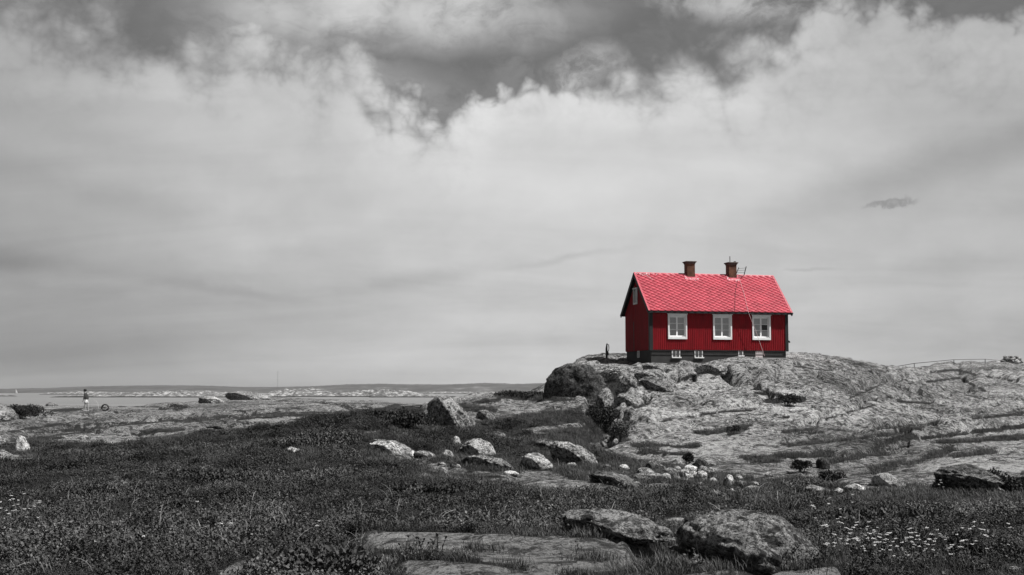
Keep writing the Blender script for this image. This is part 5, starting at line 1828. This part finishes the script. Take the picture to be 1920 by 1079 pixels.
# shrubs
def shrub(px0, py0, wpx, hpx, label, seed, leaf=.06, tall=1.0, n_=1500, mat='shrub'):
    g0 = hit(px0, py0)
    w = wpx / F * g0.y
    h = hpx / F * g0.y
    e = empty('shrub', g0)
    tag(e, label, 'shrub')
    r = random.Random(seed)
    v, f = [], []
    lobes = [(r.uniform(-.32, .32) * w, r.uniform(-.2, .2) * w, r.uniform(.15, .62) * h, r.uniform(.22, .36) * w, r.uniform(.28, .42) * h) for _ in range(9)]
    for _ in range(n_):
        lx, ly, lz, lr, lh = r.choice(lobes)
        a, b_2 = r.uniform(0, 6.283), math.acos(r.uniform(-.4, 1))
        q = r.uniform(.55, 1.08)
        c = Vector((lx + math.cos(a) * math.sin(b_2) * lr * q, ly + math.sin(a) * math.sin(b_2) * lr * q, max(.02, lz + math.cos(b_2) * lh * q)))
        d_ = Vector((r.gauss(0, 1), r.gauss(0, 1), r.gauss(.8, 1))).normalized() * leaf * r.uniform(.6, 1.4)
        s_3 = d_.cross(Vector((r.gauss(0, 1), r.gauss(0, 1), r.gauss(0, 1)))).normalized() * leaf * .32
        n0 = len(v)
        v += [c, c + d_ * .5 + s_3, c + d_, c + d_ * .5 - s_3]
        f.append((n0, n0 + 1, n0 + 2, n0 + 3))
    me = bpy.data.meshes.new('foliage')
    me.from_pydata([tuple(q) for q in v], [], f)
    tag(link('foliage', me, M[mat], e), kind='stuff')
    st = MB()
    for lx, ly, lz, lr, lh in lobes[:6]:
        st.tube([(lx * .15, ly * .15, -.1), (lx * .6, ly * .6, lz * .6), (lx, ly, lz)], .014, 5, .005)
    st.build('stem', M['wood'], e)
    return e


shrub(600, 1086, 200, 60, 'broad leafy bush at the bottom edge left of the foreground slab', 21, .045, n_=9000, mat='heather')
shrub(395, 905, 190, 26, 'dark mound of heather bush in the middle of the left slope', 22, .05, n_=5200, mat='heather')
shrub(600, 838, 150, 30, 'heather bush crowning the left slope below the far rocks', 23, .06, n_=4200, mat='heather')
shrub(800, 930, 120, 22, 'low heather bush below the long grey slab', 24, .05, n_=3000, mat='heather')
shrub(190, 1010, 160, 24, 'low leafy bush in the lower left heather beside the flower patch', 25, .04, n_=5200, mat='heather')
shrub(1660, 985, 190, 26, 'low heather bush right of the largest boulder below the bright stones', 26, .05, n_=5200, mat='heather')
shrub(745, 800, 118, 29, 'broad dark bush in front of the left part of the wooden fence', 1, .09, n_=5200)
shrub(975, 746, 88, 13, 'low dark juniper on the skyline left of the great crag', 2, .10, n_=2600)
shrub(1128, 812, 52, 56, 'deep dark bush filling the gully left of the pale slope', 3, .08, n_=3600)
shrub(1166, 826, 42, 40, 'small bush against the broken rocks on the right side of the gully', 4, .07, n_=2000, mat='grass')
shrub(1475, 760, 48, 20, 'round low bush in the dip of the slope below the house', 5, .08, n_=1700)
shrub(1290, 872, 22, 22, 'dark tuft of bush against the upright rock behind the stone heap', 6, .05, n_=1300)
shrub(1503, 885, 34, 22, 'dark bush left of the small black-sided rock on the slope', 7, .05, n_=1300)
shrub(1378, 812, 30, 14, 'tiny dark bush in the grassy dip of the pale slope', 8, .06, n_=900)
shrub(335, 768, 40, 10, 'low scrub on the far rocks right of the dark hoop', 9, .08, n_=700)
shrub(1880, 925, 70, 40, 'dark bush hanging over the black hollow at the right edge', 10, .05, n_=2600)
shrub(40, 785, 95, 26, 'dark scrub covering the mound at the left edge', 12, .12, n_=3600)
shrub(1148, 716, 36, 26, 'small bush between the white slab and the square-faced block', 13, .07, n_=900, mat='grass')
shrub(1560, 905, 40, 22, 'dark clump behind the middle bright boulder', 14, .05, n_=1300)

# ------------------------------------------------------------------ posts, fences, rail, stone pile
pb = hit(1137, 677.5)
pb = Vector(((1137 - 960) / F * 76.5, 76.5, gz((1137 - 960) / F * 76.5, 76.5)))
post = empty('guyed_post', pb)
tag(post, 'dark pointed post with a bent arm and thin guy wires left of the house', 'post')
S = 76.5 / F
topz = (734 - 644) / F * 76.5 + EYE - pb.z
vs = [(-.055, -.05, -.15), (.075, -.05, -.15), (.075, .07, -.15), (-.055, .07, -.15), (-.055, -.05, topz * .66), (.06, -.05, topz * .70), (.06, .07, topz * .70), (-.055, .07, topz * .66),
      (.0, -.02, topz * .97), (.06, -.02, topz), (.06, .04, topz), (.0, .04, topz * .97)]
fsx = [(0, 3, 2, 1), (0, 1, 5, 4), (1, 2, 6, 5), (2, 3, 7, 6), (3, 0, 4, 7), (4, 5, 9, 8), (5, 6, 10, 9), (6, 7, 11, 10), (7, 4, 8, 11), (8, 9, 10, 11)]
MB().add(vs, fsx).build('post_shaft', M['iron'], post, bevel=.008)
MB().tube([(.04, .01, topz * .93), (.13, .01, topz * .90), (.15, .01, topz * .72), (.13, .01, topz * .55), (.07, .01, topz * .46)], .025, 6).build('arm', M['iron'], post)
MB().box((.06, -.03, topz * .26), (.13, .05, topz * .46)).build('winch', M['iron'], post, bevel=.01)
for sx, zt_ in ((-.34, .32), (-.22, .24), (.42, .36), (.22, .25)):
    MB().tube([(0, 0, topz * zt_ + .05), (sx, .05, gz(pb.x + sx, pb.y + .05) - pb.z - .02)], .007, 4).build('guy_wire', M['iron'], post)

# wooden fence rail by the big boulder
Df = 66.0
fx = lambda px: (px - 960) / F * Df
fz = lambda py: (734 - py) / F * Df + EYE
fe = empty('wooden_fence', (fx(757), Df, gz(fx(757), Df)))
tag(fe, 'low wooden fence rail on short posts between the bush and the big boulder', 'fence')
ol = fe.location
for px0, pt in ((757, 762.5), (790, 760), (820, 757.5)):
    g0 = gz(fx(px0), Df)
    MB().box((fx(px0) - ol.x - .05, -.04, min(g0, fz(pt + 9)) - .25 - ol.z), (fx(px0) - ol.x + .05, .05, fz(pt) - ol.z)).build('fence_post', M['wood'], fe)
MB().prism([(fx(754) - ol.x, -.075, fz(763.8) - ol.z), (fx(823) - ol.x, -.075, fz(758.6) - ol.z), (fx(823) - ol.x, -.075, fz(756.8) - ol.z), (fx(754) - ol.x, -.075, fz(762.0) - ol.z)], (0, .033, 0)).build('rail', M['wood'], fe)
MB().prism([(fx(770) - ol.x, .055, fz(763.0) - ol.z), (fx(816) - ol.x, .055, fz(768.8) - ol.z), (fx(816) - ol.x, .055, fz(767.6) - ol.z), (fx(770) - ol.x, .055, fz(761.8) - ol.z)], (0, .03, 0)).build('brace', M['wood'], fe)

# thin railing on the right skyline
rl = empty('railing', (0, 0, 0))
tag(rl, 'thin metal railing along the rocky skyline at the right', 'railing')
PR = [(1667, 690, None), (1713, 682, 692), (1787.5, 675, 686), (1846, 674, 683), (1881, 677, None)]


def crest(px):
    """where the skyline lies on this bearing"""
    u_ = (px - 960) / F
    ys = np.linspace(84, 190, 500)
    zz = height(u_ * ys, ys)
    i = int(np.argmax(zz / ys))
    return u_ * ys[i], ys[i], float(zz[i]) + EYE


crs = [crest(p[0]) for p in PR]
rl.location = crs[1]
tops = []
for (px0, pt, pb_), (cx_, cy_, cz_) in zip(PR, crs):
    D_ = crs[2][1] if px0 > 1750 else cy_
    D_ = 140.0
    x_ = (px0 - 960) / F * D_
    z_g = gz(x_, D_)
    z_t = (734 - pt) / F * D_ + EYE
    tops.append(Vector((x_, D_, z_t)) - rl.location)
    if pb_:
        MB().tube([(x_ - rl.location.x, D_ - rl.location.y, min(z_g, z_t - .4) - .1 - rl.location.z), tuple(tops[-1])], .040, 6).build('railing_post', M['iron'], rl)
for a, b in zip(tops, tops[1:]):
    MB().tube([a, b], .036, 5).build('rail', M['iron'], rl)

# pile of stones at the right end of the railing
cx0 = (1896 - 960) / F * 142
sz = gz(cx0, 142.0)
cairn = empty('stone_pile', (cx0, 142.0, sz))
tag(cairn, 'small dark pile of stones on the skyline at the right end of the railing', 'stone pile')
rng = random.Random(8)
u1 = 142 / F
lay = [(-15, 0, 13, 8), (-3, 0, 12, 7), (9, 0, 12, 8), (17, 0, 8, 7), (-11, 6, 12, 6), (1, 5.5, 12, 6), (12, 6, 12, 5), (-13, 10, 9, 4), (-2, 10, 9, 4), (8, 9.5, 9, 4)]
for i, (ox, oz, w_, h_3) in enumerate(lay):
    me = rock_mesh('stone', w_ * u1 * 1.1, w_ * u1 * .9, h_3 * u1 * .62, 60 + i, 3, .5, 6, .12, .66)
    link('stone', me, bmr, cairn, (ox * u1, rng.uniform(-.1, .1), oz * u1 + h_3 * u1 * .25))

# ------------------------------------------------------------------ walking person and hoop on the far rocks
skin = simple_mat('grey_skin', .32, .6, .05)  # one even grey for the skin
M['jacket'] = simple_mat('dark_grey_jacket', .045, .8, .15, 12, .003)
M['shorts'] = simple_mat('white_shorts', .62, .8, .08, 12, .003)
M['hair'] = simple_mat('dark_hair', .012, .7, .2, 30, .004)
M['shoe'] = simple_mat('light_shoes', .4, .7, .1)
ph_ = hit(161, 772.5)
PD = ph_.y
pe = empty('person', tuple(ph_), math.radians(8))
pe.scale = (1.0, 1.0, 1.0)
tag(pe, 'person in dark jacket and white shorts walking on the far rocks', 'person')


def skinned(name, pts_, edges, rad, mat, parent, sub=2, root=0):
    me = bpy.data.meshes.new(name)
    me.from_pydata(pts_, edges, [])
    o = bpy.data.objects.new(name, me)
    COL.objects.link(o)
    o.parent = parent
    me.materials.append(mat)
    md = o.modifiers.new('skin', 'SKIN')
    md.use_smooth_shade = True
    if not me.skin_vertices:
        bm = bmesh.new()
        bm.from_mesh(me)
        bm.verts.layers.skin.verify()
        bm.to_mesh(me)
        bm.free()
    for i, s in enumerate(me.skin_vertices[0].data):
        rr_ = rad[i]
        s.radius = rr_ if isinstance(rr_, tuple) else (rr_, rr_)
        s.use_root = (i == root)
    sb_ = o.modifiers.new('subdivision', 'SUBSURF')
    sb_.levels = sb_.render_levels = sub
    return o


# body: pelvis, spine, neck, head, arms, legs (walking to the left, trunk leaning a little)
bp = [(0, 0, .93), (-.01, 0, 1.08), (-.03, 0, 1.25), (-.05, 0, 1.42), (-.08, 0, 1.50), (-.11, 0, 1.58), (-.12, 0, 1.66), (-.115, 0, 1.73),
      (-.06, -.17, 1.40), (-.09, -.23, 1.16), (-.17, -.22, .93), (-.20, -.21, .86),
      (-.03, .17, 1.40), (.08, .23, 1.17), (.10, .24, .93), (.09, .24, .86),
      (-.02, -.09, .88), (-.05, -.10, .50), (-.02, -.10, .09), (-.14, -.10, .035),
      (.02, .09, .88), (.10, .10, .50), (.17, .10, .10), (.06, .10, .035)]
be = [(0, 1), (1, 2), (2, 3), (3, 4), (4, 5), (5, 6), (6, 7), (3, 8), (8, 9), (9, 10), (10, 11), (3, 12), (12, 13), (13, 14), (14, 15), (0, 16), (16, 17), (17, 18), (18, 19), (0, 20), (20, 21), (21, 22), (22, 23)]
br_ = [(.13, .10), (.125, .09), (.13, .10), (.12, .09), .055, .075, .095, .07, .06, .045, .032, .035, .06, .045, .032, .035, .09, .06, .042, .035, .09, .06, .042, .035]
skinned('body', bp, be, br_, skin, pe, 2)
jp = [(0, 0, .98), (-.01, 0, 1.1), (-.03, 0, 1.25), (-.05, 0, 1.42), (-.075, 0, 1.49), (-.06, -.175, 1.41), (-.09, -.235, 1.16), (-.155, -.225, .98), (-.03, .175, 1.41), (.08, .235, 1.17), (.10, .245, .98)]
skinned('jacket', jp, [(0, 1), (1, 2), (2, 3), (3, 4), (3, 5), (5, 6), (6, 7), (3, 8), (8, 9), (9, 10)], [(.20, .16), (.19, .15), (.20, .15), (.175, .13), .085, .105, .08, .062, .105, .08, .062], M['jacket'], pe, 2)
sp_ = [(0, 0, .96), (0, 0, .88), (-.03, -.10, .78), (-.045, -.105, .58), (.035, .10, .78), (.075, .105, .58)]
skinned('shorts', sp_, [(0, 1), (1, 2), (2, 3), (1, 4), (4, 5)], [(.19, .15), (.18, .145), .135, .125, .135, .125], M['shorts'], pe, 2)
for sx, sy in ((-.08, -.10), (.11, .10)):
    MB().add([(sx - .15, sy - .045, -.0), (sx + .12, sy - .05, -.0), (sx + .12, sy + .05, -.0), (sx - .15, sy + .045, -.0), (sx - .13, sy - .035, .06), (sx + .10, sy - .045, .10), (sx + .10, sy + .045, .10), (sx - .13, sy + .035, .06)],
             [(0, 3, 2, 1), (4, 5, 6, 7), (0, 1, 5, 4), (1, 2, 6, 5), (2, 3, 7, 6), (3, 0, 4, 7)]).build('shoe', M['shoe'], pe, bevel=.02)
hm2 = bpy.data.meshes.new('hair')
bm = bmesh.new()
bmesh.ops.create_icosphere(bm, subdivisions=3, radius=1)
for v in bm.verts:
    p = v.co
    v.co = Vector((-.10 + p.x * .13, p.y * .12, 1.715 + max(p.z, -.8) * .11))
bm.to_mesh(hm2)
bm.free()
link('hair', hm2, M['hair'], pe, smooth=True)
face = MB()
face.add([(-.205, -.012, 1.645), (-.205, .012, 1.645), (-.225, 0, 1.65), (-.20, 0, 1.69)], [(0, 1, 2), (0, 2, 3), (1, 3, 2)])
face.build('nose', skin, pe)
for hx_, hy_ in ((-.205, -.21), (.09, .24)):
    hand = MB()
    for k in range(4):
        x_ = hx_ - .028 + k * .018
        hand.tube([(x_, hy_, .84), (x_ - .003, hy_, .79 - .01 * (k in (1, 2))), (x_ - .012, hy_ + .006, .755 - .014 * (k in (1, 2)))], .0085, 6, .006)
    hand.tube([(hx_ - .035, hy_, .86), (hx_ - .06, hy_ + .006, .82), (hx_ - .062, hy_ + .008, .79)], .010, 6, .007)
    hand.build('fingers', skin, pe, smooth=True)
# dark hoop lying on its edge, and the pale bent rod reaching to it
hh2 = hit(197, 771)
HD = hh2.y
hxw, hz = hh2.x, hh2.z
hoop = empty('hoop', (hxw, HD, hz))
tag(hoop, 'dark round hoop standing on the rock behind the walking person', 'hoop')
mb = MB()
R_ = .27
for dy_ in (-.05, .05):
    mb.tube([(math.cos(t) * (R_), dy_, R_ * .92 + math.sin(t) * (R_ * .9)) for t in [i / 22 * 6.2832 for i in range(23)]], .055, 6)
mb.build('rim', M['iron'], hoop, smooth=True)
mb = MB()
for k in range(5):
    t = k / 5 * 6.28 + .3
    mb.tube([(0, 0, R_ * .92), (math.cos(t) * R_, 0, R_ * .92 + math.sin(t) * R_ * .9)], .014, 4)
mb.tube([(-.05, 0, R_ * .9), (-.30, 0, R_ * .85), (-.42, 0, .05)], .022, 5)
mb.build('spokes', M['iron'], hoop)
rod = MB().tube([((184.5 - 197) / F * HD, 0, .18), ((183.5 - 197) / F * HD, 0, .55), ((179 - 197) / F * HD, 0, .83), ((175 - 197) / F * HD, 0, .86), ((168 - 197) / F * HD, 0, .72)], .013, 5)
ro = rod.build('bent_rod', M['pale_rope'])
ro.data.materials.clear()
ro.data.materials.append(simple_mat('pale_rod', .6, .5))
ro.location = (hxw, HD, hz)
tag(ro, 'thin pale bent rod arching between the walking person and the dark hoop', 'rod')

# ------------------------------------------------------------------ far details
mp = ((522 - 960) / F * 5600, 5600, 30)
mast = empty('radio_mast', mp)
tag(mast, 'thin radio mast rising from the far hills', 'mast')
MB().tube([(0, 0, -20), (0, 0, 64)], .75, 6, .5).build('mast_pole', M['steel'], mast)
for zz_ in (22, 44, 60):
    MB().tube([(0, 0, zz_), (0, 0, zz_ + 2.2)], 1.2, 6).build('antenna', M['steel'], mast)
sbx = (33 - 960) / F * 3300
boat = empty('sailing_boat', (sbx, 3300, 0))
tag(boat, 'tiny white sailing boat far out near the left edge', 'boat')
MB().add([(-4.5, 0, .2), (0, -1.6, .2), (4.5, -1.2, .2), (4.5, 1.2, .2), (0, 1.6, .2), (-5.2, 0, 1.5), (0, -2, 1.2), (4.8, -1.5, 1.2), (4.8, 1.5, 1.2), (0, 2, 1.2)],
         [(4, 3, 2, 1, 0), (5, 6, 7, 8, 9), (0, 1, 6, 5), (1, 2, 7, 6), (2, 3, 8, 7), (3, 4, 9, 8), (4, 0, 5, 9)]).build('hull', M['white'], boat)
MB().tube([(-.5, 0, 1), (-.5, 0, 13)], .12, 6).build('mast_pole', M['steel'], boat)
MB().prism([(-.4, -.03, 2.2), (4.5, -.03, 2.4), (-.4, -.03, 12)], (0, .06, 0)).build('sail', M['white'], boat)

# ------------------------------------------------------------------ sea air
hz_m = bpy.data.materials.new('sea_air')
hz_m.use_nodes = True
t_ = hz_m.node_tree
t_.nodes.clear()
pv = t_.nodes.new('ShaderNodeVolumePrincipled')
pv.inputs['Color'].default_value = (.9, .9, .9, 1)
pv.inputs['Density'].default_value = 0.000026
mo = t_.nodes.new('ShaderNodeOutputMaterial')
t_.links.new(pv.outputs[0], mo.inputs['Volume'])
hbx = MB().box((-9500, -60, -4.5), (9500, 9500, 110)).build('haze', hz_m)
tag(hbx, kind='stuff')
